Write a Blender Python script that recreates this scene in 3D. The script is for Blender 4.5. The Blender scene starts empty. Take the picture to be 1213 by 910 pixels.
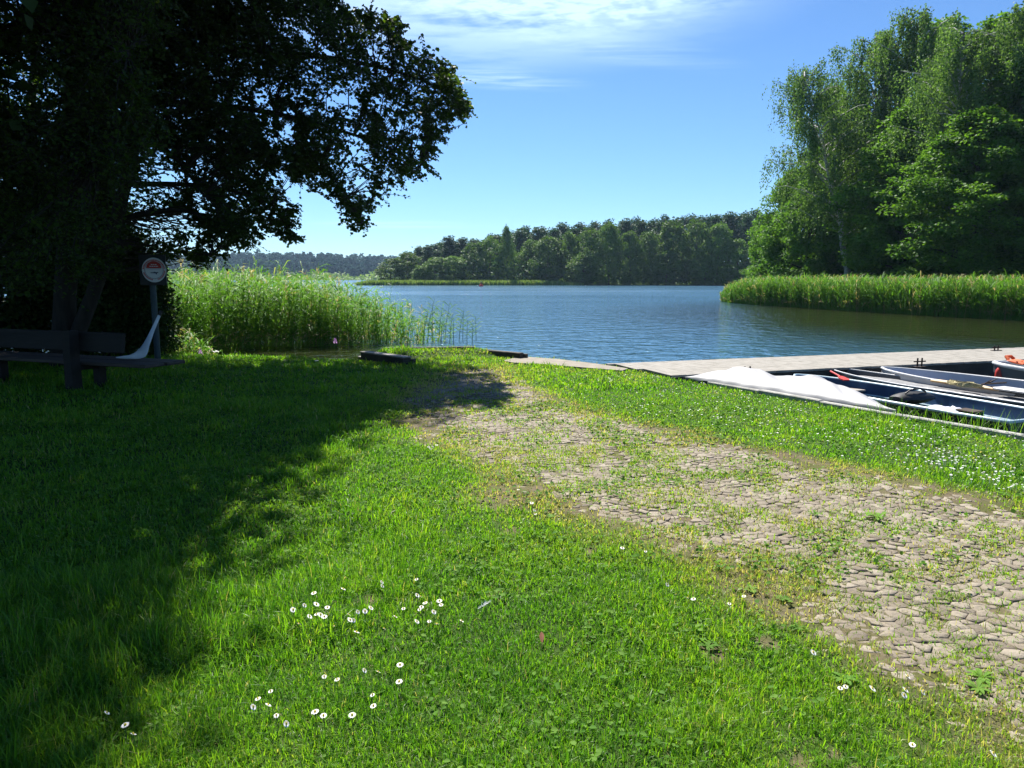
import bpy, math
import numpy as np
from mathutils import Vector, Matrix

S = bpy.context.scene
COL = S.collection
R = np.random.default_rng(11)
PI = math.pi

# ------------------------------------------------------------------ camera geometry
CAM_H = 1.6
FPX = 876.0                       # focal length in pixels of the 1213 px wide photograph
PITCH = math.atan(126.0 / FPX)
WATER = -0.35
SUN_EL, SUN_AZ = 52.0, -12.0      # degrees; azimuth from +Y towards +X


def rayd(px, py):
    xc, yc = (px - 606.5) / FPX, (455.0 - py) / FPX
    c, s = math.cos(PITCH), math.sin(PITCH)
    return np.array([xc, c + yc * s, -s + yc * c])


def G(px, py, z=0.0):
    d = rayd(px, py)
    t = (z - CAM_H) / d[2]
    return np.array([d[0] * t, d[1] * t, z])


def D(px, py, y):
    d = rayd(px, py)
    return np.array([0, 0, CAM_H]) + d * (y / d[1])


def proj(P):
    P = np.atleast_2d(P)
    c, s = math.cos(PITCH), math.sin(PITCH)
    x, y, z = P[:, 0], P[:, 1], P[:, 2] - CAM_H
    dep = y * c - z * s
    up = y * s + z * c
    dep = np.where(dep < 0.05, 0.05, dep)
    return 606.5 + FPX * x / dep, 455.0 - FPX * up / dep


# ------------------------------------------------------------------ numeric helpers
def unit(v):
    v = np.asarray(v, float)
    n = np.linalg.norm(v, axis=-1, keepdims=True)
    return v / np.where(n < 1e-9, 1, n)


def sstep(a, b, x):
    t = np.clip((np.asarray(x, float) - a) / (b - a), 0, 1)
    return t * t * (3 - 2 * t)


_T = np.random.default_rng(5).random((256, 256))


def vnoise(x, y):
    x = np.asarray(x, float); y = np.asarray(y, float)
    xi = np.floor(x).astype(int); yi = np.floor(y).astype(int)
    fx = x - xi; fy = y - yi
    fx = fx * fx * (3 - 2 * fx); fy = fy * fy * (3 - 2 * fy)
    a = _T[xi % 256, yi % 256]; b = _T[(xi + 1) % 256, yi % 256]
    c = _T[xi % 256, (yi + 1) % 256]; d = _T[(xi + 1) % 256, (yi + 1) % 256]
    return (a * (1 - fx) + b * fx) * (1 - fy) + (c * (1 - fx) + d * fx) * fy


def fbm(x, y, o=4):
    s = 0; a = 0.5; t = 0
    for i in range(o):
        s = s + a * vnoise(np.asarray(x) * 2 ** i + 17.3 * i, np.asarray(y) * 2 ** i + 9.1 * i)
        t += a; a *= 0.5
    return s / t


def inpoly(px, py, poly):
    px = np.asarray(px, float); py = np.asarray(py, float)
    r = np.zeros(px.shape, bool)
    n = len(poly)
    for i in range(n):
        x0, y0 = poly[i]; x1, y1 = poly[(i + 1) % n]
        if y0 == y1:
            continue
        c = ((y0 > py) != (y1 > py)) & (px < (x1 - x0) * (py - y0) / (y1 - y0) + x0)
        r ^= c
    return r


def sdist(px, py, poly):
    """signed distance to a plan polygon, positive inside"""
    px = np.asarray(px, float); py = np.asarray(py, float)
    d = np.full(px.shape, 1e9)
    n = len(poly)
    for i in range(n):
        a = np.array(poly[i], float); b = np.array(poly[(i + 1) % n], float)
        e = b - a
        t = np.clip(((px - a[0]) * e[0] + (py - a[1]) * e[1]) / (e @ e), 0, 1)
        d = np.minimum(d, np.hypot(px - a[0] - t * e[0], py - a[1] - t * e[1]))
    return np.where(inpoly(px, py, poly), d, -d)


# ------------------------------------------------------------------ mesh building
def np_mesh(name, V, F, mat, parent=None, smooth=False, attrs=None):
    """V (n,3); F list of int arrays (m,k)"""
    me = bpy.data.meshes.new(name)
    V = np.asarray(V, np.float32)
    F = [np.asarray(f, np.int32) for f in F if len(f)]
    loops = np.concatenate([f.ravel() for f in F])
    sizes = np.concatenate([np.full(len(f), f.shape[1], np.int32) for f in F])
    starts = np.concatenate([[0], np.cumsum(sizes)[:-1]]).astype(np.int32)
    me.vertices.add(len(V)); me.vertices.foreach_set('co', V.ravel())
    me.loops.add(len(loops)); me.loops.foreach_set('vertex_index', loops)
    me.polygons.add(len(sizes)); me.polygons.foreach_set('loop_start', starts)
    if smooth:
        me.polygons.foreach_set('use_smooth', np.ones(len(sizes), bool))
    for k, a in (attrs or {}).items():
        at = me.attributes.new(k, 'FLOAT', 'POINT')
        at.data.foreach_set('value', np.asarray(a, np.float32))
    me.update(calc_edges=True)
    me.validate()
    for m in (mat if isinstance(mat, (list, tuple)) else [mat]):
        me.materials.append(m)
    o = bpy.data.objects.new(name, me)
    COL.objects.link(o)
    if parent is not None:
        o.parent = parent
    return o


class MB:
    def __init__(self):
        self.v = []; self.f = []

    def add(self, vs, fs):
        b = len(self.v)
        self.v += [tuple(map(float, p)) for p in vs]
        self.f += [tuple(i + b for i in f) for f in fs]
        return self

    def box(self, c, s, rz=0.0, M=None, bev=0.0):
        hx, hy, hz = s[0] / 2, s[1] / 2, s[2] / 2
        if bev > 0:
            vs = []
            for z, k in ((-hz, 1), (-hz + bev, 0), (hz - bev, 0), (hz, 1)):
                for x, y in ((-1, -1), (1, -1), (1, 1), (-1, 1)):
                    vs.append((x * (hx - bev * k), y * (hy - bev * k), z))
            fs = [(3, 2, 1, 0), (12, 13, 14, 15)]
            for r in range(3):
                for i in range(4):
                    j = (i + 1) % 4
                    fs.append((r * 4 + i, r * 4 + j, r * 4 + 4 + j, r * 4 + 4 + i))
        else:
            vs = [(x * hx, y * hy, z * hz) for z in (-1, 1) for x, y in ((-1, -1), (1, -1), (1, 1), (-1, 1))]
            fs = [(3, 2, 1, 0), (4, 5, 6, 7), (0, 1, 5, 4), (1, 2, 6, 5), (2, 3, 7, 6), (3, 0, 4, 7)]
        m = Matrix.Translation(c) @ Matrix.Rotation(rz, 4, 'Z')
        if M is not None:
            m = Matrix.Translation(c) @ M.to_4x4()
        return self.add([m @ Vector(p) for p in vs], fs)

    def tube(self, pts, rad, seg=8, cap=True, closed=False):
        pts = [Vector(p) for p in pts]
        n = len(pts)
        if not hasattr(rad, '__len__'):
            rad = [rad] * n
        vs = []; fs = []
        prev = None
        for i, p in enumerate(pts):
            if closed:
                t = (pts[(i + 1) % n] - pts[i - 1]).normalized()
            else:
                t = (pts[min(i + 1, n - 1)] - pts[max(i - 1, 0)]).normalized()
            if prev is None:
                a = t.cross(Vector((0, 0, 1)))
                if a.length < 1e-3:
                    a = t.cross(Vector((1, 0, 0)))
            else:
                a = prev - t * prev.dot(t)
            a.normalize(); prev = a
            b = t.cross(a)
            for k in range(seg):
                an = 2 * PI * k / seg
                vs.append(p + (a * math.cos(an) + b * math.sin(an)) * rad[i])
        m = n if closed else n - 1
        for i in range(m):
            for k in range(seg):
                k2 = (k + 1) % seg
                i2 = (i + 1) % n
                fs.append((i * seg + k, i * seg + k2, i2 * seg + k2, i2 * seg + k))
        if cap and not closed:
            fs.append(tuple(range(seg))[::-1])
            fs.append(tuple((n - 1) * seg + k for k in range(seg)))
        return self.add(vs, fs)

    def loft(self, rings, ring_closed=True, cap0=False, cap1=False):
        n = len(rings); k = len(rings[0])
        vs = [p for r in rings for p in r]
        fs = []
        kk = k if ring_closed else k - 1
        for i in range(n - 1):
            for j in range(kk):
                j2 = (j + 1) % k
                fs.append((i * k + j, i * k + j2, (i + 1) * k + j2, (i + 1) * k + j))
        if cap0: fs.append(tuple(range(k))[::-1])
        if cap1: fs.append(tuple((n - 1) * k + j for j in range(k)))
        return self.add(vs, fs)

    def prism(self, poly, y0, y1):
        """polygon in xz, extruded along y"""
        n = len(poly)
        vs = [(x, y0, z) for x, z in poly] + [(x, y1, z) for x, z in poly]
        fs = [tuple(range(n)), tuple(range(n, 2 * n))[::-1]]
        for i in range(n):
            j = (i + 1) % n
            fs.append((i, i + n, j + n, j))
        return self.add(vs, fs)

    def build(self, name, mat, parent=None, smooth=False):
        me = bpy.data.meshes.new(name)
        me.from_pydata(self.v, [], self.f)
        me.update()
        import bmesh
        bm = bmesh.new(); bm.from_mesh(me)
        bmesh.ops.recalc_face_normals(bm, faces=bm.faces)
        bm.to_mesh(me); bm.free()
        if smooth:
            for p in me.polygons:
                p.use_smooth = True
            try:
                me.set_sharp_from_angle(angle=math.radians(45))
            except Exception:
                pass
        me.materials.append(mat)
        o = bpy.data.objects.new(name, me)
        COL.objects.link(o)
        if parent is not None:
            o.parent = parent
        return o


def tag(o, label=None, cat=None, group=None, kind=None):
    if label: o['label'] = label
    if cat: o['category'] = cat
    if group: o['group'] = group
    if kind: o['kind'] = kind
    return o


def thing(name, label, cat, loc=(0, 0, 0), rz=0.0, group=None):
    o = bpy.data.objects.new(name, None)
    o.empty_display_size = 0.2
    COL.objects.link(o)
    o.location = loc; o.rotation_euler = (0, 0, rz)
    return tag(o, label, cat, group)


KIDS = {}


def children(o):
    return [c for c in bpy.data.objects if c.parent == o]


def copy_tree(o, loc=None, rz=None, scale=None, label=None, group=None):
    if o.name not in KIDS:
        KIDS[o.name] = [(c, children(c)) for c in children(o)]
    c = o.copy(); COL.objects.link(c)
    for ch, gr in KIDS[o.name]:
        d = ch.copy(); COL.objects.link(d); d.parent = c
        for g in gr:
            e = g.copy(); COL.objects.link(e); e.parent = d
    if loc is not None: c.location = loc
    if rz is not None: c.rotation_euler = (0, 0, rz)
    if scale is not None: c.scale = scale if hasattr(scale, '__len__') else (scale,) * 3
    if label: c['label'] = label
    if group: c['group'] = group
    return c


def drop(o):
    KIDS.clear()
    for c in children(o):
        bpy.data.objects.remove(c)
    bpy.data.objects.remove(o)


# ------------------------------------------------------------------ materials
def nodemat(name):
    m = bpy.data.materials.new(name)
    m.use_nodes = True
    nt = m.node_tree
    nt.nodes.clear()
    out = nt.nodes.new('ShaderNodeOutputMaterial')
    return m, nt, out


def N(nt, t, **kw):
    n = nt.nodes.new(t)
    for k, v in kw.items():
        if k.startswith('i_'):
            key = k[2:]
            n.inputs[int(key) if key.isdigit() else key].default_value = v
        else:
            setattr(n, k, v)
    return n


def ramp(nt, stops):
    n = nt.nodes.new('ShaderNodeValToRGB')
    el = n.color_ramp.elements
    while len(el) < len(stops):
        el.new(0.5)
    for e, (p, c) in zip(el, stops):
        e.position = p
        e.color = (*c, 1) if len(c) == 3 else c
    return n


def rough_mat(name, c1, c2, scale=8.0, rough=0.7, bump=0.0, bscale=None, metal=0.0, spec=0.4, stretch=(1, 1, 1), c3=None):
    m, nt, out = nodemat(name)
    L = nt.links.new
    tc = N(nt, 'ShaderNodeTexCoord')
    mp = N(nt, 'ShaderNodeMapping')
    mp.inputs['Scale'].default_value = stretch
    L(tc.outputs['Object'], mp.inputs['Vector'])
    nz = N(nt, 'ShaderNodeTexNoise', i_Scale=scale, i_Detail=6.0, i_Roughness=0.62)
    L(mp.outputs[0], nz.inputs['Vector'])
    st = [(0.32, c1), (0.68, c2)] if c3 is None else [(0.28, c1), (0.5, c2), (0.74, c3)]
    rp = ramp(nt, st)
    L(nz.outputs['Fac'], rp.inputs['Fac'])
    b = N(nt, 'ShaderNodeBsdfPrincipled', i_Roughness=rough, i_Metallic=metal)
    b.inputs['Specular IOR Level'].default_value = spec
    L(rp.outputs['Color'], b.inputs['Base Color'])
    if bump:
        n2 = N(nt, 'ShaderNodeTexNoise', i_Scale=bscale or scale * 3, i_Detail=5.0, i_Roughness=0.6)
        L(mp.outputs[0], n2.inputs['Vector'])
        bp = N(nt, 'ShaderNodeBump', i_Strength=bump, i_Distance=0.02)
        L(n2.outputs['Fac'], bp.inputs['Height'])
        L(bp.outputs['Normal'], b.inputs['Normal'])
    L(b.outputs[0], out.inputs['Surface'])
    return m


def leaf_mat(name, stops, trans=0.4, tint=(1.25, 1.2, 0.55), rough=0.5, spec=0.3, hv=0.12):
    m, nt, out = nodemat(name)
    L = nt.links.new
    at = N(nt, 'ShaderNodeAttribute', attribute_name='var')
    rp = ramp(nt, stops)
    L(at.outputs['Fac'], rp.inputs['Fac'])
    oi = N(nt, 'ShaderNodeObjectInfo')
    mr = N(nt, 'ShaderNodeMapRange')
    mr.inputs['To Min'].default_value = 1 - hv; mr.inputs['To Max'].default_value = 1 + hv
    L(oi.outputs['Random'], mr.inputs['Value'])
    hs = N(nt, 'ShaderNodeHueSaturation')
    L(mr.outputs[0], hs.inputs['Value'])
    L(rp.outputs['Color'], hs.inputs['Color'])
    b = N(nt, 'ShaderNodeBsdfPrincipled', i_Roughness=rough)
    b.inputs['Specular IOR Level'].default_value = spec
    L(hs.outputs['Color'], b.inputs['Base Color'])
    mx = N(nt, 'ShaderNodeMix', data_type='RGBA', blend_type='MULTIPLY')
    mx.inputs['Factor'].default_value = 1.0
    L(hs.outputs['Color'], mx.inputs[6])
    mx.inputs[7].default_value = (*tint, 1)
    tr = N(nt, 'ShaderNodeBsdfTranslucent')
    L(mx.outputs[2], tr.inputs['Color'])
    ms = N(nt, 'ShaderNodeMixShader', i_Fac=trans)
    L(b.outputs[0], ms.inputs[1]); L(tr.outputs[0], ms.inputs[2])
    L(ms.outputs[0], out.inputs['Surface'])
    return m


M = {}
M['grass'] = leaf_mat('grass_blade', [(0.0, (0.05, 0.16, 0.014)), (0.35, (0.12, 0.275, 0.018)), (0.7, (0.23, 0.37, 0.026)),
                                      (0.86, (0.27, 0.30, 0.065)), (1.0, (0.38, 0.33, 0.17))], 0.55, (1.3, 1.38, 0.5), 0.42, 0.35, 0.0)
M['clover'] = leaf_mat('broad_leaf', [(0, (0.07, 0.19, 0.02)), (1, (0.17, 0.31, 0.05))], 0.4, (1.15, 1.15, 0.5), 0.7, 0.1)
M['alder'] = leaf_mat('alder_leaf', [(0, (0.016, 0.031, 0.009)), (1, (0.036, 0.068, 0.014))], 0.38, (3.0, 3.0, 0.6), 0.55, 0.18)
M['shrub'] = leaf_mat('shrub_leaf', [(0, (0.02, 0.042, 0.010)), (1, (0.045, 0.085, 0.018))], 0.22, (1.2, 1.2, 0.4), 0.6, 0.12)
M['birch'] = leaf_mat('birch_leaf', [(0, (0.055, 0.12, 0.03)), (1, (0.145, 0.25, 0.075))], 0.42, (1.35, 1.35, 0.55), 0.6, 0.2)
M['broad'] = leaf_mat('broadleaf_leaf', [(0, (0.036, 0.105, 0.015)), (1, (0.125, 0.26, 0.034))], 0.42, (1.45, 1.4, 0.5), 0.6, 0.2)
M['farleaf'] = leaf_mat('far_broadleaf', [(0, (0.055, 0.12, 0.022)), (1, (0.13, 0.23, 0.045))], 0.32, (1.2, 1.2, 0.5), 0.6, 0.2, 0.2)
M['pine'] = leaf_mat('pine_needle', [(0, (0.022, 0.062, 0.024)), (1, (0.06, 0.130, 0.045))], 0.22, (1.1, 1.1, 0.5), 0.6, 0.2, 0.2)
M['reed'] = leaf_mat('reed_leaf', [(0.0, (0.04, 0.125, 0.018)), (0.6, (0.12, 0.28, 0.035)), (0.8, (0.20, 0.36, 0.06)), (0.9, (0.40, 0.34, 0.18)), (1.0, (0.42, 0.34, 0.24))],
                     0.45, (1.15, 1.15, 0.5), 0.55, 0.15, 0.05)
M['farreed'] = leaf_mat('far_reed', [(0.0, (0.13, 0.22, 0.04)), (0.7, (0.24, 0.33, 0.09)), (1.0, (0.38, 0.33, 0.2))], 0.35, (1.1, 1.1, 0.6), 0.6, 0.2)
M['forest'] = leaf_mat('far_forest', [(0, (0.022, 0.060, 0.050)), (1, (0.060, 0.115, 0.085))], 0.15, (1, 1, 1), 1.0, 0.0, 0.0)  # blue of distance haze put into the leaf colour
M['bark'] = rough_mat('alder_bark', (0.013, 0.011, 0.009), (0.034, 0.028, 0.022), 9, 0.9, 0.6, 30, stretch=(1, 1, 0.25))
M['farbark'] = rough_mat('far_bark', (0.05, 0.04, 0.03), (0.12, 0.09, 0.06), 3, 0.9)
M['birchbark'] = rough_mat('birch_bark', (0.12, 0.11, 0.10), (0.62, 0.60, 0.56), 2.2, 0.8, stretch=(1, 1, 2.5))


# ------------------------------------------------------------------ plan of the place
def g2(px, py, z=0.0):
    p = G(px, py, z)
    return (p[0], p[1])


LAWN = [(-90, 15.0), (-12, 15.6), (-8, 15.6), (-5, 15.1), g2(425, 427), g2(432, 420, .12), g2(454, 412.5, .12), g2(564, 411.5, .12), g2(619, 421, .05),
        g2(660, 426), g2(705, 431.5), g2(745, 437.5), g2(802, 449.5), g2(930, 472), g2(1065, 496), g2(1215, 522), (7.2, 3.0), (9.0, -2.0), (12, -9),
        (14, -60), (-90, -60)]
RBANK = [(19.2, 63.0), (19.0, 57), (20.6, 48), (22.6, 40), (25.0, 33.5), (30, 26), (42, 18), (70, 12), (400, 0), (900, 200), (900, 420),
         (200, 330), (140, 195), (70, 150), (34, 96), (22, 76), (20, 69)]
HEAD = [(-38, 199), (-34, 192), (-15, 188), (10, 190), (40, 189), (75, 184), (110, 170), (150, 180), (260, 330), (320, 420), (60, 420), (0, 330), (-24, 250), (-38, 215)]
FARSHORE = [(-1400, 520), (-400, 560), (-200, 590), (-110, 600), (-20, 640), (150, 660), (1400, 600), (1450, 1490), (-1450, 1490)]
LSHORE = [(-60, -60), (-60, 15), (-75, 60), (-110, 140), (-200, 260), (-420, 420), (-1400, 500), (-1400, -60)]

PATH = [g2(555, 437), g2(585, 437), g2(600, 447), g2(650, 470), g2(700, 486), g2(800, 509), g2(900, 533), g2(1000, 556), g2(1100, 577), g2(1215, 601),
        g2(1420, 645), (7.5, 1.0), (6.0, -2.5), (3.4, -2.0), (2.0, 1.6), g2(1213, 915), g2(1100, 838), g2(1005, 790), g2(945, 745), g2(900, 702), g2(815, 668),
        g2(725, 630), g2(650, 606), g2(595, 575), g2(530, 535), g2(485, 500), g2(478, 470), g2(515, 448)]
BARE = [(430, 714, .07), (945, 898, .07), (990, 892, .07), (606, 628, .06), (848, 768, .07), (640, 765, .02), (815, 795, .05), (580, 600, .07), (700, 650, .05), (905, 760, .06), (1010, 905, .06)]
BARE = [(*g2(a, b), r) for a, b, r in BARE]
# sandy / concrete apron at the head of the landing
APRON = [g2(596, 429), g2(616, 424.0), g2(660, 427), g2(705, 432.5), g2(744, 438.5), g2(737, 441), g2(690, 437.2), g2(640, 433.0), g2(608, 431.5)]


def micro(x, y):
    return (fbm(x * 0.9, y * 0.9, 3) - 0.5) * 0.07 + (fbm(x * 4.2 + 5, y * 4.2, 2) - 0.5) * 0.022


def height(x, y):
    x = np.asarray(x, float); y = np.asarray(y, float)
    sd = sdist(x, y, LAWN)
    slope = np.where((x < -3.3) & (y > 12), 4.0, 0.45)
    h = np.where(sd > 0, micro(x, y) * sstep(0, 0.7, sd) * np.exp(-np.hypot(x, y) / 40), -1.5 * sstep(0, 1, -sd / slope))
    h = h + 0.13 * sstep(-0.12, 0.25, sdist(x, y, MOUND)) * (sd > 0)
    for poly, up, w, ww in ((RBANK, 1.0, 14.0, 3.0), (HEAD, 4.0, 70.0, 4.0), (FARSHORE, 10.0, 300.0, 8.0), (LSHORE, 3.0, 80.0, 4.0)):
        s = sdist(x, y, poly)
        e = np.where(s > 0, up * sstep(0, 1, s / w) + (WATER + 0.12), -1.5 + (1.15 + 0.12) * sstep(-ww, 0, s))
        h = np.maximum(h, e)
    return h


def hz(x, y):
    return float(height(np.array([x]), np.array([y]))[0])


MOUND = [g2(436, 419, .12), g2(456, 413, .12), g2(563, 412, .12), g2(612, 420.5, .06), g2(545, 423), g2(480, 426)]


def path_d(x, y):
    return sdist(x, y, PATH)


# ------------------------------------------------------------------ ground sheet
def build_ground():
    near = np.radians(np.arange(-56, 56.01, 0.34))
    rest = np.radians(np.arange(60, 301, 5.0))
    ang = np.concatenate([near, rest])
    rad = np.concatenate([[0.0], np.geomspace(0.45, 1500, 640)])
    A, RR = np.meshgrid(ang, rad)
    X = np.sin(A) * RR; Y = np.cos(A) * RR
    Z = height(X, Y)
    n, k = X.shape
    V = np.stack([X, Y, Z], -1).reshape(-1, 3)
    I = np.arange(n * k).reshape(n, k)
    J = np.roll(I, -1, 1)
    F = np.stack([I[:-1], I[1:], J[1:], J[:-1]], -1).reshape(-1, 4)
    pd = path_d(X, Y).ravel()
    nz = (fbm(X * 1.7, Y * 1.7, 4).ravel() - 0.5)
    dirt = sstep(-0.35, 0.25, pd + nz * 0.9)
    for bx, by, br in BARE:
        d = np.hypot(X - bx, Y - by).ravel() + (fbm(X * 7, Y * 7, 3).ravel() - 0.5) * br * 2.6
        dirt = np.maximum(dirt, 1 - sstep(br * 0.4, br * 1.2, d))
    dirt = np.maximum(dirt, sstep(-0.05, 0.12, sdist(X, Y, APRON).ravel()))
    land = sstep(-0.55, -0.15, Z.ravel())
    m, nt, out = nodemat('ground_soil')
    L = nt.links.new
    tc = N(nt, 'ShaderNodeTexCoord')
    n1 = N(nt, 'ShaderNodeTexNoise', i_Scale=1.3, i_Detail=8.0, i_Roughness=0.65)
    n2 = N(nt, 'ShaderNodeTexNoise', i_Scale=38.0, i_Detail=6.0, i_Roughness=0.7)
    L(tc.outputs['Object'], n1.inputs['Vector']); L(tc.outputs['Object'], n2.inputs['Vector'])
    turf = ramp(nt, [(0.3, (0.022, 0.05, 0.008)), (0.7, (0.05, 0.085, 0.014))])
    L(n1.outputs['Fac'], turf.inputs['Fac'])
    sand = ramp(nt, [(0.25, (0.06, 0.046, 0.028)), (0.5, (0.125, 0.10, 0.062)), (0.78, (0.21, 0.175, 0.12))])
    mxn = N(nt, 'ShaderNodeMix', data_type='FLOAT', i_0=0.45)
    L(n1.outputs['Fac'], mxn.inputs[2]); L(n2.outputs['Fac'], mxn.inputs[3])
    L(mxn.outputs[0], sand.inputs['Fac'])
    n3 = N(nt, 'ShaderNodeTexNoise', i_Scale=4.5, i_Detail=6.0, i_Roughness=0.7)
    L(tc.outputs['Object'], n3.inputs['Vector'])
    mo = N(nt, 'ShaderNodeMapRange'); mo.inputs['From Min'].default_value = 0.44; mo.inputs['From Max'].default_value = 0.60
    mo.inputs['To Max'].default_value = 0.8
    L(n3.outputs['Fac'], mo.inputs['Value'])
    mm = N(nt, 'ShaderNodeMix', data_type='RGBA'); L(mo.outputs[0], mm.inputs['Factor'])
    L(sand.outputs[0], mm.inputs[6]); mm.inputs[7].default_value = (0.075, 0.085, 0.018, 1)
    at = N(nt, 'ShaderNodeAttribute', attribute_name='dirt')
    m1 = N(nt, 'ShaderNodeMix', data_type='RGBA')
    L(at.outputs['Fac'], m1.inputs['Factor']); L(turf.outputs[0], m1.inputs[6]); L(mm.outputs[2], m1.inputs[7])
    al = N(nt, 'ShaderNodeAttribute', attribute_name='land')
    m2 = N(nt, 'ShaderNodeMix', data_type='RGBA')
    m2.inputs[6].default_value = (0.05, 0.045, 0.025, 1)
    L(al.outputs['Fac'], m2.inputs['Factor']); L(m1.outputs[2], m2.inputs[7])
    b = N(nt, 'ShaderNodeBsdfPrincipled', i_Roughness=0.95)
    b.inputs['Specular IOR Level'].default_value = 0.15
    L(m2.outputs[2], b.inputs['Base Color'])
    bp = N(nt, 'ShaderNodeBump', i_Strength=0.7, i_Distance=0.02)
    L(n2.outputs['Fac'], bp.inputs['Height']); L(bp.outputs[0], b.inputs['Normal'])
    L(b.outputs[0], out.inputs['Surface'])
    o = np_mesh('ground', V, [F], m, smooth=True, attrs={'dirt': dirt, 'land': land})
    tag(o, 'grassy lake shore ground running under lawn and lake', None, None, 'structure')


build_ground()


def build_water():
    m, nt, out = nodemat('lake_water')
    L = nt.links.new
    tc = N(nt, 'ShaderNodeTexCoord')
    b = N(nt, 'ShaderNodeBsdfPrincipled', i_Roughness=0.04, i_IOR=1.333)
    b.inputs['Base Color'].default_value = (0.020, 0.040, 0.045, 1)
    b.inputs['Specular IOR Level'].default_value = 0.5
    h = None
    for sc, st, w in ((0.7, (0.75, 1.0, 1), 0.40), (1.9, (0.85, 1.0, 1), 0.75), (4.6, (0.9, 1.0, 1), 0.26)):
        mp = N(nt, 'ShaderNodeMapping')
        mp.inputs['Scale'].default_value = st
        mp.inputs['Rotation'].default_value = (0, 0, math.radians(12))
        L(tc.outputs['Object'], mp.inputs['Vector'])
        nz = N(nt, 'ShaderNodeTexNoise', i_Scale=sc, i_Detail=2.0, i_Roughness=0.5)
        nz.inputs['Distortion'].default_value = 0.3
        L(mp.outputs[0], nz.inputs['Vector'])
        mu = N(nt, 'ShaderNodeMath', operation='MULTIPLY', i_1=w)
        L(nz.outputs['Fac'], mu.inputs[0])
        if h is None:
            h = mu
        else:
            ad = N(nt, 'ShaderNodeMath', operation='ADD')
            L(h.outputs[0], ad.inputs[0]); L(mu.outputs[0], ad.inputs[1])
            h = ad
    # gusts: calmer and rougher reaches
    ng = N(nt, 'ShaderNodeTexNoise', i_Scale=0.045, i_Detail=3.0)
    mg = N(nt, 'ShaderNodeMapping')
    mg.inputs['Scale'].default_value = (0.5, 1.6, 1)
    L(tc.outputs['Object'], mg.inputs['Vector']); L(mg.outputs[0], ng.inputs['Vector'])
    mr = N(nt, 'ShaderNodeMapRange')
    mr.inputs['From Min'].default_value = 0.35; mr.inputs['From Max'].default_value = 0.65
    mr.inputs['To Min'].default_value = 0.6; mr.inputs['To Max'].default_value = 1.0
    L(ng.outputs['Fac'], mr.inputs['Value'])
    bp = N(nt, 'ShaderNodeBump', i_Distance=0.22)
    L(mr.outputs[0], bp.inputs['Strength'])
    L(h.outputs[0], bp.inputs['Height']); L(bp.outputs[0], b.inputs['Normal'])
    # ruffled open lake, calmer in the lee of the right bank and by the shore
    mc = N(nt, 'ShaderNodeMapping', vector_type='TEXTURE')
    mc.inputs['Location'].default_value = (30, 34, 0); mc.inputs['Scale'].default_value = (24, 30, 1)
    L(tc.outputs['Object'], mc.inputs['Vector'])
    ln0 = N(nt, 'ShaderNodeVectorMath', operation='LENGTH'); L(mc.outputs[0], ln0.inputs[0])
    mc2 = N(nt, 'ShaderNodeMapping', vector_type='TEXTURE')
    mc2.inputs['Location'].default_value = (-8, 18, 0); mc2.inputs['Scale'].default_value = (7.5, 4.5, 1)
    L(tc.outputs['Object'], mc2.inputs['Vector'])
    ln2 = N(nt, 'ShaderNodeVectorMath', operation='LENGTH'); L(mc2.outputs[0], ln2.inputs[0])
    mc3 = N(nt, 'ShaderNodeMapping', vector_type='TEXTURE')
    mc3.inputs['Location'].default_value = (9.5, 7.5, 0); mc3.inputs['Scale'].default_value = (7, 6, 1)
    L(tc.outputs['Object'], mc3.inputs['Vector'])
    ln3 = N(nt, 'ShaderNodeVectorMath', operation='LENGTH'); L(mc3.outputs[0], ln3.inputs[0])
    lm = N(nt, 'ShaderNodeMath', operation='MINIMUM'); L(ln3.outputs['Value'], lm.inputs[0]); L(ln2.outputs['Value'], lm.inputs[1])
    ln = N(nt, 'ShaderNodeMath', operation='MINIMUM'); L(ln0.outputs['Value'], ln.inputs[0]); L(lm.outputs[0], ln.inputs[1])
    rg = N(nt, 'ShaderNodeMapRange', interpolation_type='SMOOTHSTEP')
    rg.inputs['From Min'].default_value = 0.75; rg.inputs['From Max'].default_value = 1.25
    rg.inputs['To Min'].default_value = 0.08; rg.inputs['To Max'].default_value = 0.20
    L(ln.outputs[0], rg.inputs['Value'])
    mm = N(nt, 'ShaderNodeMath', operation='MULTIPLY')
    L(rg.outputs[0], mm.inputs[0]); L(mr.outputs[0], mm.inputs[1])
    sy = N(nt, 'ShaderNodeSeparateXYZ'); L(tc.outputs['Object'], sy.inputs[0])
    fy = N(nt, 'ShaderNodeMapRange')
    fy.inputs['From Min'].default_value = 20; fy.inputs['From Max'].default_value = 110
    fy.inputs['To Min'].default_value = 0.25; fy.inputs['To Max'].default_value = 1.0
    L(sy.outputs['Y'], fy.inputs['Value'])
    m3 = N(nt, 'ShaderNodeMath', operation='MULTIPLY'); L(mm.outputs[0], m3.inputs[0]); L(fy.outputs[0], m3.inputs[1])
    L(m3.outputs[0], b.inputs['Roughness'])
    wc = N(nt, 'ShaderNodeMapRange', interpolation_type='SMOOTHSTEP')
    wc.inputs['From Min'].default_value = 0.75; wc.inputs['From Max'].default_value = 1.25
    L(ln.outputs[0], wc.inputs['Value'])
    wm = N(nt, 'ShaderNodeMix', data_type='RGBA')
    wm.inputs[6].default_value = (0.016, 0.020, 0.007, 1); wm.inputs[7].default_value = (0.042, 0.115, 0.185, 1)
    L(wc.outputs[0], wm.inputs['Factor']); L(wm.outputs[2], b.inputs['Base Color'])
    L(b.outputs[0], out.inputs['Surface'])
    s = 1490
    o = np_mesh('water', [(-s, -20, WATER), (s, -20, WATER), (s, s, WATER), (-s, s, WATER)], [np.array([[0, 1, 2, 3]])], m)
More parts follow.
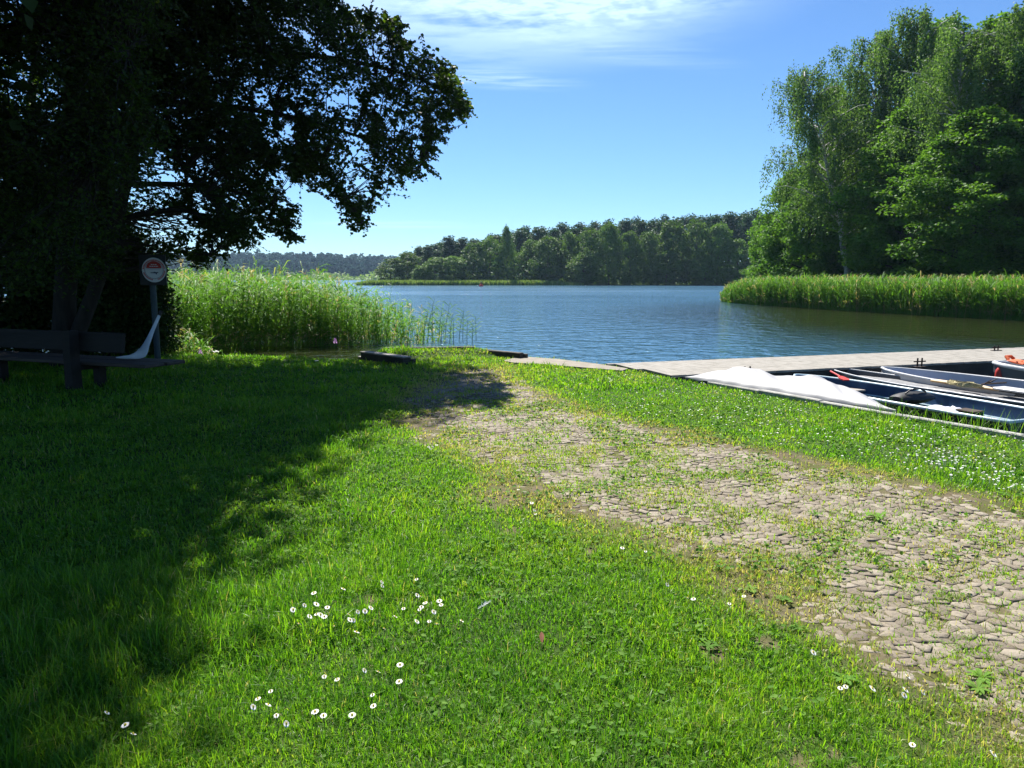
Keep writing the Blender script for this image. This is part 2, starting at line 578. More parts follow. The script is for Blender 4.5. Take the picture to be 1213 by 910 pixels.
    tag(o, 'rippled blue lake water reaching the far wooded shores', None, None, 'structure')


build_water()


# ------------------------------------------------------------------ cobbled path
def build_path():
    a = 0.078
    ry = a * 0.86
    th = math.radians(31)
    rr = np.random.default_rng(3)
    C0 = np.array([3.0, 6.0])
    I, J = np.meshgrid(np.arange(-152, 153), np.arange(-152, 153))
    I = I.ravel(); J = J.ravel()
    P = np.stack([(I + 0.5 * (J % 2)) * a, J * ry], -1)
    hexa = np.array([(0, 2 / 3), (0.5, 1 / 3), (0.5, -1 / 3), (0, -2 / 3), (-0.5, -1 / 3), (-0.5, 1 / 3)]) * np.array([a, ry])
    K = P[:, None, :] + hexa[None]

    def warp(Z):
        x, y = Z[..., 0], Z[..., 1]
        jx = vnoise(x * 23.7 + 3.1, y * 27.3 + 8.7) - 0.5
        jy = vnoise(x * 25.1 + 51.9, y * 21.7 + 33.3) - 0.5
        x = x + 0.055 * jx + 0.10 * np.sin(y * 1.3); y = y + 0.05 * jy + 0.12 * np.sin(x * 1.1)
        return np.stack([x * math.cos(th) - y * math.sin(th), x * math.sin(th) + y * math.cos(th)], -1) + C0
    K = warp(K)
    Q = K.mean(1)
    pd = path_d(Q[:, 0], Q[:, 1])
    nz = fbm(Q[:, 0] * 1.3, Q[:, 1] * 1.3, 3) - 0.5
    p = sstep(-0.15, 0.35, pd + nz * 0.9) * 0.985
    p = p * (1 - 0.55 * sstep(0.54, 0.64, fbm(Q[:, 0] * 1.1 + 30, Q[:, 1] * 1.1, 3)) * sstep(5.5, 8, Q[:, 1]))
    keep = (rr.random(len(Q)) < p) & (Q[:, 1] > 1.0) & (pd > -0.6)
    K = K[keep]; Q = Q[keep]; pd = pd[keep]
    n = len(Q); k = 6
    gap = rr.uniform(0.91, 0.99, n)[:, None, None]
    ex = (K - Q[:, None, :]) * gap
    base = height(Q[:, 0], Q[:, 1])
    tilt = rr.normal(0, 0.038, (n, 2))
    top = base + rr.uniform(0.002, 0.008, n) - 0.007 * (1 - sstep(0, .5, pd))

    def ring(f, dz):
        xy = Q[:, None, :] + ex * f
        z = top[:, None] + dz + (ex * f * tilt[:, None, :]).sum(-1)
        return np.concatenate([xy, z[..., None]], -1)
    rings = [ring(1.0, -0.05), ring(1.0, -0.003), ring(0.95, 0.0), ring(0.5, 0.001)]
    cen = np.concatenate([Q, (top + 0.001)[:, None]], -1)[:, None, :]
    V = np.concatenate(rings + [cen], 1)
    # rough stone faces
    V[..., 2] += (fbm(V[..., 0] * 38, V[..., 1] * 38, 2) - 0.5) * 0.013
    m_ = V.shape[1]
    off = (np.arange(n) * m_)[:, None]
    F = []
    for r in range(3):
        for i in range(k):
            j = (i + 1) % k
            F.append(np.concatenate([off + r * k + i, off + r * k + j, off + (r + 1) * k + j, off + (r + 1) * k + i], 1)[:, ::-1])
    T = []
    for i in range(k):
        j = (i + 1) % k
        T.append(np.concatenate([off + 3 * k + i, off + 3 * k + j, off + 4 * k], 1)[:, ::-1])
    var = np.repeat(rr.random(n), m_)
    m, nt, out = nodemat('path_cobble')
    L = nt.links.new
    tc = N(nt, 'ShaderNodeTexCoord')
    at = N(nt, 'ShaderNodeAttribute', attribute_name='var')
    n1 = N(nt, 'ShaderNodeTexNoise', i_Scale=26.0, i_Detail=6.0, i_Roughness=0.7)
    L(tc.outputs['Object'], n1.inputs['Vector'])
    mxn = N(nt, 'ShaderNodeMix', data_type='FLOAT', i_0=0.5)
    L(at.outputs['Fac'], mxn.inputs[2]); L(n1.outputs['Fac'], mxn.inputs[3])
    rp = ramp(nt, [(0.15, (0.105, 0.088, 0.066)), (0.4, (0.180, 0.150, 0.110)), (0.6, (0.215, 0.183, 0.138)), (0.85, (0.30, 0.262, 0.205))])
    L(mxn.outputs[0], rp.inputs['Fac'])
    b = N(nt, 'ShaderNodeBsdfPrincipled', i_Roughness=0.85)
    b.inputs['Specular IOR Level'].default_value = 0.3
    L(rp.outputs[0], b.inputs['Base Color'])
    bp = N(nt, 'ShaderNodeBump', i_Strength=1.0, i_Distance=0.012)
    L(n1.outputs['Fac'], bp.inputs['Height']); L(bp.outputs[0], b.inputs['Normal'])
    L(b.outputs[0], out.inputs['Surface'])
    o = np_mesh('cobbled_path', V.reshape(-1, 3), [np.concatenate(F), np.concatenate(T)], m, attrs={'var': var})
    tag(o, 'uneven grey cobbled path with grass in its joints', None, None, 'structure')


build_path()


# ------------------------------------------------------------------ grass
def grass_cover(x, y):
    """(probability of a blade, dryness 0..1, height factor)"""
    pd = path_d(x, y)
    nz = fbm(x * 1.7, y * 1.7, 4) - 0.5
    n2 = fbm(x * 3.1 + 40, y * 3.1, 3)
    n3 = fbm(x * 0.7 + 90, y * 0.7 + 3, 3)
    onp = sstep(-0.38, 0.25, pd + nz * 0.9)
    far_mix = sstep(5.5, 9.0, y) * (1 - sstep(0.4, 2.2, pd))
    joint = 0.15 + 0.85 * sstep(0.43, 0.57, n2) * (0.6 + 0.4 * sstep(0.4, 0.6, n3)) + 0.35 * far_mix * sstep(0.42, 0.6, n2)
    cov = (1 - onp) * 1.0 + onp * np.clip(joint, 0, 1)
    for bx, by, br in BARE:
        d = np.hypot(x - bx, y - by) + (fbm(x * 7, y * 7, 3) - 0.5) * br * 2.6
        cov = cov * (0.22 + 0.78 * sstep(br * 0.4, br * 1.4, d))
    cov *= 1 - 0.96 * sstep(-0.05, 0.1, sdist(x, y, APRON))
    edge = np.exp(-np.abs(pd) / 0.30)
    dry = 0.10 + 0.40 * onp + 0.30 * edge + 0.20 * (n3 - 0.4)
    dry += 0.22 * sstep(8.5, 12.5, y) * (1 - sstep(2.0, 2.8, x)) * sstep(-3.2, -1, x)
    sd = sdist(x, y, LAWN)
    tall = 1.0 + 0.8 * sstep(0.52, 0.70, fbm(x * 1.2 + 7, y * 1.2, 3)) * sstep(0.2, 1.2, -pd)
    tall += 0.25 * (1 - sstep(0.0, 0.35, sd)) * sstep(1.5, 3.0, x)
    tall *= 1 - 0.25 * sstep(0.5, 1.5, x) * sstep(0.0, 0.4, -pd) * sstep(5, 7, y)
    tall += 0.8 * sstep(-0.7, -1.6, x) * (1 - sstep(3.0, 5.0, y))
    tall *= 1 - 0.22 * onp
    cov = np.where(sd > 0.02, cov, 0)
    return cov, np.clip(dry, 0, 1), tall


def blades(x, y, z, h, w, dry, rr):
    n = len(x)
    az = rr.uniform(0, 2 * PI, n)
    lean = 0.15 + 1.15 * rr.random(n)
    dx, dy = np.cos(az), np.sin(az)
    fa = az + PI / 2 + rr.normal(0, 0.5, n)
    sx, sy = np.cos(fa) * w / 2, np.sin(fa) * w / 2
    b = np.stack([x, y, z - 0.006], -1)
    mid = b + np.stack([dx * lean * h * 0.28, dy * lean * h * 0.28, h * (0.62 - 0.12 * lean)], -1)
    tip = b + np.stack([dx * lean * h * 0.85, dy * lean * h * 0.85, h * (1.05 - 0.42 * lean * lean)], -1)
    s = np.stack([sx, sy, np.zeros(n)], -1)
    V = np.stack([b - s, b + s, mid + s * 0.8, mid - s * 0.8, tip], 1)
    o = (np.arange(n) * 5)[:, None]
    Q = o + np.array([[0, 1, 2, 3]])
    T = o + np.array([[3, 2, 4]])
    var = np.clip(dry * rr.uniform(0.55, 1.3, n) + rr.normal(0.20, 0.17, n), 0, 1)
    return V.reshape(-1, 3), Q, T, np.repeat(var, 5)


def build_grass():
    rr = np.random.default_rng(21)
    VV = []; QQ = []; TT = []; AA = []; off = 0
    bands = [(1.7, 3.0, 23000, 0.0034, 0.043), (3.0, 4.5, 15000, 0.0043, 0.042), (4.5, 7.0, 6800, 0.0066, 0.043), (7.0, 10.5, 2900, 0.0100, 0.044), (10.5, 17.8, 1300, 0.016, 0.05)]
    for r0, r1, dens, w, h in bands:
        a0, a1 = math.radians(-44), math.radians(40 if r0 < 2 else 54)
        n = int((a1 - a0) / 2 * (r1 * r1 - r0 * r0) * dens)
        rad = np.sqrt(rr.uniform(r0 * r0, r1 * r1, n)); a = rr.uniform(a0, a1, n)
        x = rad * np.sin(a); y = rad * np.cos(a)
        # tufting
        x += rr.normal(0, 0.01, n); y += rr.normal(0, 0.01, n)
        cov, dry, tall = grass_cover(x, y)
        tuft = 0.30 + 1.15 * (fbm(x * 9, y * 9, 2))
        k = rr.random(n) < cov * np.clip(tuft, 0, 1)
        x, y, dry, tall = x[k], y[k], dry[k], tall[k]
        n = len(x)
        hh = h * tall * rr.uniform(0.45, 1.3, n) * (0.75 + 0.55 * fbm(x * 6 + 11, y * 6, 2)) * np.where(rr.random(n) < 0.03, 1.8, 1.0)
        patch = 0.55 * (fbm(x * 2.6 + 60, y * 2.6 + 7, 3) - 0.45) + 0.16 * (vnoise(x * 14, y * 14) - 0.5)
        dry = np.clip(dry + patch, 0, 1)
        dry = np.where(rr.random(n) < 0.025, rr.uniform(0.75, 1.0, n), dry)
        V, Q, T, va = blades(x, y, height(x, y), hh, w * rr.uniform(0.55, 1.5, n), dry, rr)
        VV.append(V); QQ.append(Q + off); TT.append(T + off); AA.append(va); off += len(V)
    o = np_mesh('grass', np.concatenate(VV), [np.concatenate(QQ), np.concatenate(TT)], M['grass'], attrs={'var': np.concatenate(AA)})
    tag(o, 'bright green lawn grass with dry yellow patches by the path', None, None, 'stuff')
    # clover and other small round leaves lying between the blades
    n = 30000
    half = math.radians(38)
    rad = np.sqrt(rr.uniform(1.8 ** 2, 9.5 ** 2, n)); a = rr.uniform(-half, half, n)
    x = rad * np.sin(a); y = rad * np.cos(a)
    cov, dry, tall = grass_cover(x, y)
    k = (rr.random(n) < cov * sstep(0.42, 0.62, fbm(x * 1.9 + 3, y * 1.9 + 8, 3)))
    x, y = x[k], y[k]
    n = len(x)
    P = np.stack([x, y, height(x, y) + rr.uniform(0.012, 0.04, n)], -1)
    A = unit(np.stack([rr.normal(0, 1, n), rr.normal(0, 1, n), rr.normal(0.1, 0.25, n)], -1))
    Nn = unit(np.stack([rr.normal(0, .35, n), rr.normal(0, .35, n), np.ones(n)], -1))
    Lf = rr.uniform(0.012, 0.028, n) * (1 + 0.05 * rad[k])
    V, Fq, va = leaves6(P, A, Nn, Lf, Lf * 0.8, rr)
    o = np_mesh('clover', V, Fq, M['clover'], attrs={'var': va})
    tag(o, 'small round clover leaves growing among the lawn grass', None, None, 'stuff')


def leaves6(P, A, Nn, L, W, rr, fold=0.18):
    """rounded leaves: 6 corners, two quads folded on the midrib"""
    n = len(P)
    S_ = unit(np.cross(A, Nn)); U = np.cross(S_, A)
    L = np.broadcast_to(L, (n,))[:, None]; W = np.broadcast_to(W, (n,))[:, None]
    b = P; t = P + A * L
    r1 = P + A * L * 0.3 + S_ * W * 0.5 + U * W * fold
    r2 = P + A * L * 0.72 + S_ * W * 0.42 + U * W * fold
    l1 = P + A * L * 0.3 - S_ * W * 0.5 + U * W * fold
    l2 = P + A * L * 0.72 - S_ * W * 0.42 + U * W * fold
    V = np.stack([b, r1, r2, t, l2, l1], 1).reshape(-1, 3)
    o = (np.arange(n) * 6)[:, None]
    F = [o + np.array([[0, 1, 2, 3]]), o + np.array([[0, 3, 4, 5]])]
    return V, [np.concatenate(F)], np.repeat(rr.random(n), 6)


def leaves4(P, A, Nn, L, W, rr, fold=0.15):
    n = len(P)
    S_ = unit(np.cross(A, Nn)); U = np.cross(S_, A)
    L = np.broadcast_to(L, (n,))[:, None]; W = np.broadcast_to(W, (n,))[:, None]
    V = np.stack([P, P + A * L * 0.5 + S_ * W * 0.5 + U * W * fold, P + A * L, P + A * L * 0.5 - S_ * W * 0.5 + U * W * fold], 1).reshape(-1, 3)
    o = (np.arange(n) * 4)[:, None]
    F = np.concatenate([o + np.array([[0, 1, 2]]), o + np.array([[0, 2, 3]])])
    return V, [F], np.repeat(rr.random(n), 4)


build_grass()


# ------------------------------------------------------------------ trees
def rdir(rr, n):
    return unit(rr.normal(0, 1, (n, 3)))


def wob(p0, p1, rr, k=5, amp=0.06, sag=0.0):
    p0 = np.asarray(p0, float); p1 = np.asarray(p1, float)
    L = np.linalg.norm(p1 - p0)
    out = []
    for i in range(k):
        t = i / (k - 1)
        p = p0 + (p1 - p0) * t
        e = math.sin(PI * t)
        out.append(p + rr.normal(0, amp * L, 3) * e * 0.6 + np.array([0, 0, sag * L * e]))
    return out


def clump_leaves(C, Rc, per, rr, size, aspect=0.8, flat=0.65, up=0.7, hang=0.3, kind=4, jit=0.3):
    C = np.asarray(C); n = len(C)
    idx = np.repeat(np.arange(n), per)  # per: leaves in a clump, one number or one for each
    d = rdir(rr, len(idx))
    rr_ = rr.random(len(idx)) ** 0.45
    off = d * (np.asarray(Rc)[idx] * rr_)[:, None] * np.array([1, 1, flat])
    P = C[idx] + off
    A = unit(d * np.array([1, 1, 0.5]) + rr.normal(0, 0.6, d.shape) + np.array([0, 0, -hang]))
    Nn = unit(d * 0.5 + np.array([0, 0, up]) + rr.normal(0, 0.55, d.shape))
    L = size * rr.uniform(1 - jit, 1 + jit, len(idx))
    return (leaves6 if kind == 6 else leaves4)(P, A, Nn, L, L * aspect, rr)


def sprays(C, Rc, per, rr, size, out_from, mb=None):
    """leafy twigs: short drooping shoots with leaves set along both sides"""
    P = []; A = []; Nn = []; Ls = []
    per = np.broadcast_to(per, (len(C),))
    for c, r, m in zip(C, Rc, per):
        k = max(2, int(m / 14))
        o = c - out_from; o[2] = 0; o = o / (np.linalg.norm(o) + 1e-6)
        for _ in range(k):
            d = o * rr.uniform(0.1, 1.0) + rr.normal(0, 0.75, 3) * np.array([1, 1, 0.6]) + np.array([0, 0, -0.25])
            d /= np.linalg.norm(d)
            ln = r * rr.uniform(1.3, 2.4)
            q = max(4, int(m / k))
            u = (np.arange(q) + rr.random(q) * .6) / q
            s0 = c + rr.normal(0, 0.35 * r, 3) - d * ln * 0.5
            pts = s0 + d * (u * ln)[:, None] + np.array([0, 0, -0.22 * ln]) * (u ** 2)[:, None]
            side = np.cross(d, [0, 0, 1.0]); side /= np.linalg.norm(side) + 1e-6
            sg = np.where(np.arange(q) % 2 == 0, 1.0, -1.0)
            P.append(pts)
            A.append(d * 0.6 + side * sg[:, None] * 0.9 + np.array([0, 0, -0.35]) + rr.normal(0, 0.35, (q, 3)))
            Nn.append(np.array([0, 0, 0.8]) + rr.normal(0, 0.5, (q, 3)))
            Ls.append(size * rr.uniform(0.6, 1.2, q) * (1.05 - 0.35 * u))
            if mb is not None:
                mb.tube([pts[0], pts[q // 2], pts[-1]], [0.005, 0.0035, 0.002], 3, cap=False)
    P = np.concatenate(P); A = unit(np.concatenate(A)); Nn = unit(np.concatenate(Nn)); L = np.concatenate(Ls)
    return leaves6(P, A, Nn, L, L * 0.82, rr)


def broad_tree(name, label, cat, H, Rad, clear, ncl, per, leaf, seed, mat, bark, group=None, cr=0.2, lean=(0, 0), top=0.5, limbs=14, round_=False):
    rr = np.random.default_rng(seed)
    t = thing(name, label, cat, group=group)
    tr = MB()
    ax = lambda s: np.array([lean[0] * s * s, lean[1] * s * s, H * 0.93 * s])
    r0 = H * 0.017
    tr.tube([ax(s) + rr.normal(0, 0.006 * H, 3) * (s > 0) for s in np.linspace(0, 1, 8)], [r0 * (1.25 - 1.18 * s) for s in np.linspace(0, 1, 8)], 8)
    C = []
    while len(C) < ncl:
        s = rr.random()
        env = Rad * (math.sin(PI * min(1, (s ** 0.75) * 0.86 + 0.14)) ** 0.75)
        if round_:
            env = Rad * (math.sqrt(max(0.02, 1 - ((s - .45) / .56) ** 2)) if s > .45 else 0.72 + .28 * s / .45)
        a = rr.uniform(0, 2 * PI)
        q = env * math.sqrt(rr.uniform(0.12, 1.0))
        q *= 0.72 + 0.5 * vnoise(a * 1.3 + seed, s * 5 + seed)
        z = H * clear + (H * (1 - clear)) * s
        base = ax(min(1, z / (H * 0.93)))
        C.append(np.array([base[0] + q * math.cos(a), base[1] + q * math.sin(a), z]))
    C = np.array(C)
    Rc = Rad * cr * rr.uniform(0.65, 1.35, ncl)
    for i in range(limbs):
        c = C[rr.integers(ncl)]
        b = ax(max(0.12, min(0.93, (c[2] - 0.35 * np.hypot(*(c[:2] - ax(c[2] / H)[:2]))) / H)))
        tr.tube(wob(b, c, rr, 5, 0.05), [r0 * 0.45 * (1 - 0.85 * u) for u in np.linspace(0, 1, 5)], 5, cap=False)
    tr.build('trunk', bark, t, True)
    V, F, va = clump_leaves(C, Rc, per, rr, leaf)
    cv = np.repeat(rr.random(ncl), per)
    k = len(va) // len(cv)
    va = np.clip(0.45 * va + 0.55 * np.repeat(cv, k), 0, 1)
    np_mesh('crown', V, F, mat, t, attrs={'var': va})
    return t


def birch_tree(name, label, H, Rad, clear, nstr, leaf, seed, lean=(0, 0), group=None, trunk_mat=None):
    rr = np.random.default_rng(seed)
    t = thing(name, label, 'tree', group=group)
    ax = lambda s: np.array([lean[0] * s ** 1.4, lean[1] * s ** 1.4, H * 0.95 * s])
    tr = MB()
    r0 = H * 0.011
    tr.tube([ax(s) + rr.normal(0, 0.004 * H, 3) * (s > 0) for s in np.linspace(0, 0.9, 9)], [r0 * (1.2 - 1.18 * s) for s in np.linspace(0, 1, 9)], 8)
    P = []; A = []
    nl = 46
    ends = []
    for i in range(nl):
        s = clear + (1 - clear) * ((i + rr.random()) / nl)
        u = (s - clear) / (1 - clear)
        env = Rad * (0.35 + 0.75 * math.sin(PI * (0.28 + 0.70 * u)))
        a = i * 2.4 + rr.uniform(-0.5, 0.5)
        b = ax(s * 0.93)
        q = env * rr.uniform(0.6, 1.15)
        e = b + np.array([math.cos(a) * q, math.sin(a) * q, q * rr.uniform(0.35, 0.9)])
        e[2] = min(e[2], H * (1.0 + 0.02 * rr.normal()))
        pts = wob(b, e, rr, 6, 0.05, 0.10)
        tr.tube(pts, [r0 * 0.32 * (1 - 0.85 * v) for v in np.linspace(0, 1, 6)], 4, cap=False)
        ends.append(np.array(pts))
    for j in range(nstr):
        pts = ends[rr.integers(nl)]
        v = rr.uniform(0.25, 1.05) * 5
        k = min(4, int(v)); f = v - k
        p = pts[k] * (1 - f) + pts[k + 1] * f + rr.normal(0, 0.18, 3)
        ln = rr.uniform(0.5, 2.6) * (H / 20)
        m = int(ln / (leaf * 0.62)) + 2
        dz = np.linspace(0, ln, m)
        sw = rr.normal(0, 0.10, 2)
        q = p[None, :] + np.stack([sw[0] * dz, sw[1] * dz, -dz], -1) + rr.normal(0, leaf * 0.42, (m, 3))
        P.append(q)
    P = np.concatenate(P)
    A = unit(rr.normal(0, 0.55, P.shape) + np.array([0, 0, -0.9]))
    Nn = unit(rr.normal(0, 1, P.shape) + np.array([0, 0, 0.4]))
    L = leaf * rr.uniform(0.7, 1.3, len(P))
    V, F, va = leaves4(P, A, Nn, L, L * 0.62, rr)
    tr.build('trunk', trunk_mat or M['birchbark'], t, True)
    np_mesh('crown', V, F, M['birch'], t, attrs={'var': va})
    return t


def pine_tree(name, label, H, Rad, clear, ncl, per, leaf, seed, group=None):
    rr = np.random.default_rng(seed)
    t = thing(name, label, 'tree', group=group)
    tr = MB()
    r0 = H * 0.013
    tr.tube([(0, 0, 0), (0.05, 0, H * 0.5), (0, 0.05, H * 0.96)], [r0 * 1.2, r0 * 0.9, r0 * 0.2], 6)
    C = []
    for i in range(ncl):
        s = rr.random() ** 0.9
        z = H * (clear + (1 - clear) * s)
        q = Rad * (1 - s * 0.75) * rr.uniform(0.15, 1.05) * (0.7 + 0.5 * rr.random())
        a = rr.uniform(0, 2 * PI)
        C.append((q * math.cos(a), q * math.sin(a), z))
        if i % 2 == 0:
            tr.tube([(0, 0, z - 0.25 * q), (q * math.cos(a), q * math.sin(a), z)], [r0 * 0.3, r0 * 0.1], 4, cap=False)
    tr.build('trunk', M['farbark'], t, True)
    V, F, va = clump_leaves(np.array(C), Rad * 0.32 * rr.uniform(0.7, 1.3, ncl), per, rr, leaf, 0.6, 0.7, 0.4, 0.0)
    np_mesh('crown', V, F, M['pine'], t, attrs={'var': va})
    return t


# ------------------------------------------------------------------ far headland
def build_headland():
    g1 = 'broadleaf trees along the far headland shore'
    g2_ = 'pines behind the far headland trees'
    proto = [broad_tree('broadleaf_tree', 'x', 'tree', 14, 4.6 + 0.35 * (i % 3), 0.03, 110 + 14 * i, 46, 0.52, 100 + 7 * i, M['farleaf'], M['farbark'], cr=0.21 + 0.03 * (i % 4), limbs=6, round_=i != 2, lean=(0.5 * (i - 2), 0)) for i in range(6)]
    pines = [pine_tree('pine_tree', 'x', 20, 3.6, 0.34, 95, 34, 0.62, 150 + i) for i in range(3)]
    # (photo x, top y, distance, kind of look, label)
    row = [(462, 307, 200, 'low rounded light green tree at the left tip of the far headland'),
           (482, 300, 204, 'second tree from the left tip of the far headland, rounded and light green'),
           (497, 318, 194, 'small pale bush by the water near the left tip of the far headland'),
           (514, 306, 196, 'round bright tree standing free in front of the headland pines'),
           (537, 305, 196, 'round bright tree to the right of the free standing round headland tree'),
           (560, 289, 198, 'mid green tree just left of the tall dark headland tree'),
           (580, 283, 200, 'mid green tree touching the left side of the tall dark headland tree'),
           (600, 271, 198, 'tall narrow dark tree on the far headland shore'),
           (628, 286, 203, 'shaded tree right of the tall narrow dark headland tree'),
           (648, 283, 196, 'broad low tree bending over the headland water, second right of the dark one'),
           (672, 276, 198, 'rounded full tree near the right end of the headland reed strip'),
           (700, 273, 194, 'tall silvery green tree where the headland reed strip ends'),
           (722, 268, 195, 'silvery green tree with a lighter crown in the middle of the headland'),
           (748, 276, 193, 'green tree right of the silvery pair on the headland'),
           (772, 277, 194, 'green tree left of the broad pale headland crown'),
           (800, 263, 193, 'broad pale green crown, tallest broadleaf on the headland'),
           (826, 264, 192, 'pale green tree beside the broadest headland crown'),
           (852, 268, 190, 'rounded green tree at the right of the headland shore'),
           (876, 285, 188, 'dark green tree at the right end of the headland shore'),
           (690, 302, 190, 'low bush leaning over the water below the silvery headland trees'),
           (790, 300, 189, 'low shaded bush at the foot of the broad pale headland tree'),
           (836, 305, 188, 'low shaded bush between the rightmost headland trees'),
           (902, 280, 186, 'dark tree where the headland meets the near right bank')]
    rr = np.random.default_rng(77)
    for i, (px, py, y, lab) in enumerate(row):
        p = D(px, py, y)
        gz = hz(p[0], p[1]) - 0.3
        h = p[2] - gz
        wpx = {7: 15, 15: 30, 2: 16, 19: 26, 20: 26, 21: 26}.get(i, 24 + rr.uniform(-3, 5))
        w = wpx * y / FPX * 1.5 / 10.4
        o = copy_tree(proto[2 if i == 7 else (0, 1, 3, 4, 5)[i % 5]], (p[0], p[1], gz), rr.uniform(0, 6), (w, w, h / 14.0), lab, g1)
    k = 0
    for i in range(64):
        px = 488 + (930 - 488) * (i + rr.uniform(-0.4, 0.4)) / 63
        topy = np.interp(px, [480, 500, 520, 552, 575, 600, 640, 700, 760, 830, 870, 905, 940], [300, 288, 282, 281, 283, 274, 268, 263, 259, 256, 251, 250, 252]) + rr.uniform(-1, 8)
        y = 214 + (i % 3) * 9 + rr.uniform(-3, 3)
        p = D(px, topy, y)
        gz = hz(p[0], p[1]) - 0.3
        h = p[2] - gz
        w = rr.uniform(0.85, 1.25)
        copy_tree(pines[i % 3], (p[0], p[1], gz), rr.uniform(0, 6), (w, w, h / 20.0),
                  'tall dark pine in the wood behind the far headland trees', g2_)
    for o in proto + pines:
        drop(o)
    # reed strip
    n = 16000
    rr = np.random.default_rng(8)
    px = rr.uniform(424, 690, n)
    y = 190.5 - (px - 424) * 0.002 + rr.uniform(-3.0, 3.0, n)
    x = (px - 606.5) / FPX * y * 1.01
    h = rr.uniform(0.7, 1.5, n) * np.interp(px, [424, 440, 640, 690], [0.5, 1, 1, 0.5])
    strip('reed_strip', x, y, h, rr, 'pale green reed strip along the far headland waterline')
    # dark undergrowth filling the headland wood
    rr = np.random.default_rng(9)
    n = 9000
    px = rr.uniform(540, 960, n); y = rr.uniform(192, 240, n)
    x = (px - 606.5) / FPX * y
    zz = height(x, y) + rr.random(n) ** 1.3 * 6
    P = np.stack([x, y, zz], -1)
    V, F, va = leaves4(P, unit(rr.normal(0, 1, P.shape)), unit(rr.normal(0, 1, P.shape) + [0, 0, 0.8]), 0.9, 0.7, rr)
    o = np_mesh('undergrowth', V, F, M['pine'], attrs={'var': va})
    tag(o, 'dark undergrowth between the trunks of the far headland wood', None, None, 'stuff')


def strip(name, x, y, h, rr, label, width=0.28):
    n = len(x)
    z = np.full(n, WATER - 0.1)
    a = rr.uniform(0, PI, n)
    s = np.stack([np.cos(a), np.sin(a), np.zeros(n)], -1) * width / 2
    b = np.stack([x, y, z], -1)
    lean = rr.normal(0, 0.15, (n, 2))
    m = b + np.stack([lean[:, 0] * h * .4, lean[:, 1] * h * .4, h * 0.6 + 0.1], -1)
    t = b + np.stack([lean[:, 0] * h, lean[:, 1] * h, h + 0.1], -1)
    V = np.stack([b - s, b + s, m + s * .8, m - s * .8, t], 1).reshape(-1, 3)
    o = (np.arange(n) * 5)[:, None]
    va = np.repeat(np.clip(rr.normal(0.35, 0.25, n), 0, 1), 5)
    ob = np_mesh(name, V, [o + np.array([[0, 1, 2, 3]]), o + np.array([[3, 2, 4]])], M['farreed'], attrs={'var': va})
    return tag(ob, label, None, None, 'stuff')


build_headland()


def build_far_forest():
    rr = np.random.default_rng(31)
    VV = []; FF = []; AA = []; off = 0
    n = 1500
    y = rr.uniform(640, 900, n) ; x = rr.uniform(-620, 260, n)
    gz = height(x, y)
    topy = np.interp(606.5 + FPX * x / y, [-200, 260, 340, 400, 450, 520, 700], [296, 300, 300, 301, 304, 308, 312])
    ztop = CAM_H + (329.0 - topy) / FPX * y
    # lower trees in front, taller behind
    h = np.clip((ztop - gz) * np.interp(y, [640, 780, 900], [0.50, 0.85, 1.0]) + rr.normal(0, 1.2, n), 6, 40)
    per = 90
    for i in range(n):
        conif = rr.random() < 0.7
        u = rr.random(per)
        rad = (3.2 * (1 - u) + 0.4) if conif else 4.2 * np.sqrt(np.clip(1 - (2 * u - 0.9) ** 2, 0.05, 1))
        a = rr.uniform(0, 2 * PI, per)
        P = np.stack([x[i] + np.cos(a) * rad, y[i] + np.sin(a) * rad, gz[i] + h[i] * (0.12 + 0.88 * u)], -1)
        A = unit(np.stack([np.cos(a), np.sin(a), np.full(per, -0.35 if conif else 0.1)], -1) + rr.normal(0, .3, (per, 3)))
        Nn = unit(np.stack([np.cos(a) * .4, np.sin(a) * .4, np.ones(per)], -1) + rr.normal(0, .4, (per, 3)))
        V, F, va = leaves4(P - A * 1.2, A, Nn, 3.4, 3.0, rr)
        VV.append(V); FF.append(F[0] + off); off += len(V)
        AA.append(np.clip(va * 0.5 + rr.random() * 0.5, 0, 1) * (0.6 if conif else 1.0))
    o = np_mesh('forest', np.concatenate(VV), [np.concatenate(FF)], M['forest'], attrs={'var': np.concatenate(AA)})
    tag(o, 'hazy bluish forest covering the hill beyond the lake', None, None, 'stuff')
    # bright bushes and marsh along the far shore
    m = 5000
    x = rr.uniform(-420, 60, m); y = rr.uniform(575, 640, m)
    k = vnoise(x * 0.08, y * 0.02)
    P = np.stack([x, y, height(x, y) + rr.random(m) * (1.0 + 9 * np.clip(k - 0.35, 0, 1))], -1)
    V, F, va = leaves4(P, unit(rr.normal(0, 1, P.shape)), unit(rr.normal(0, .6, P.shape) + [0, 0, 1]), 2.6, 2.0, rr)
    o = np_mesh('shore_thicket', V, F, M['farreed'], attrs={'var': va * 0.6})
    tag(o, 'pale marsh bushes along the foot of the hazy far hill', None, None, 'stuff')


build_far_forest()


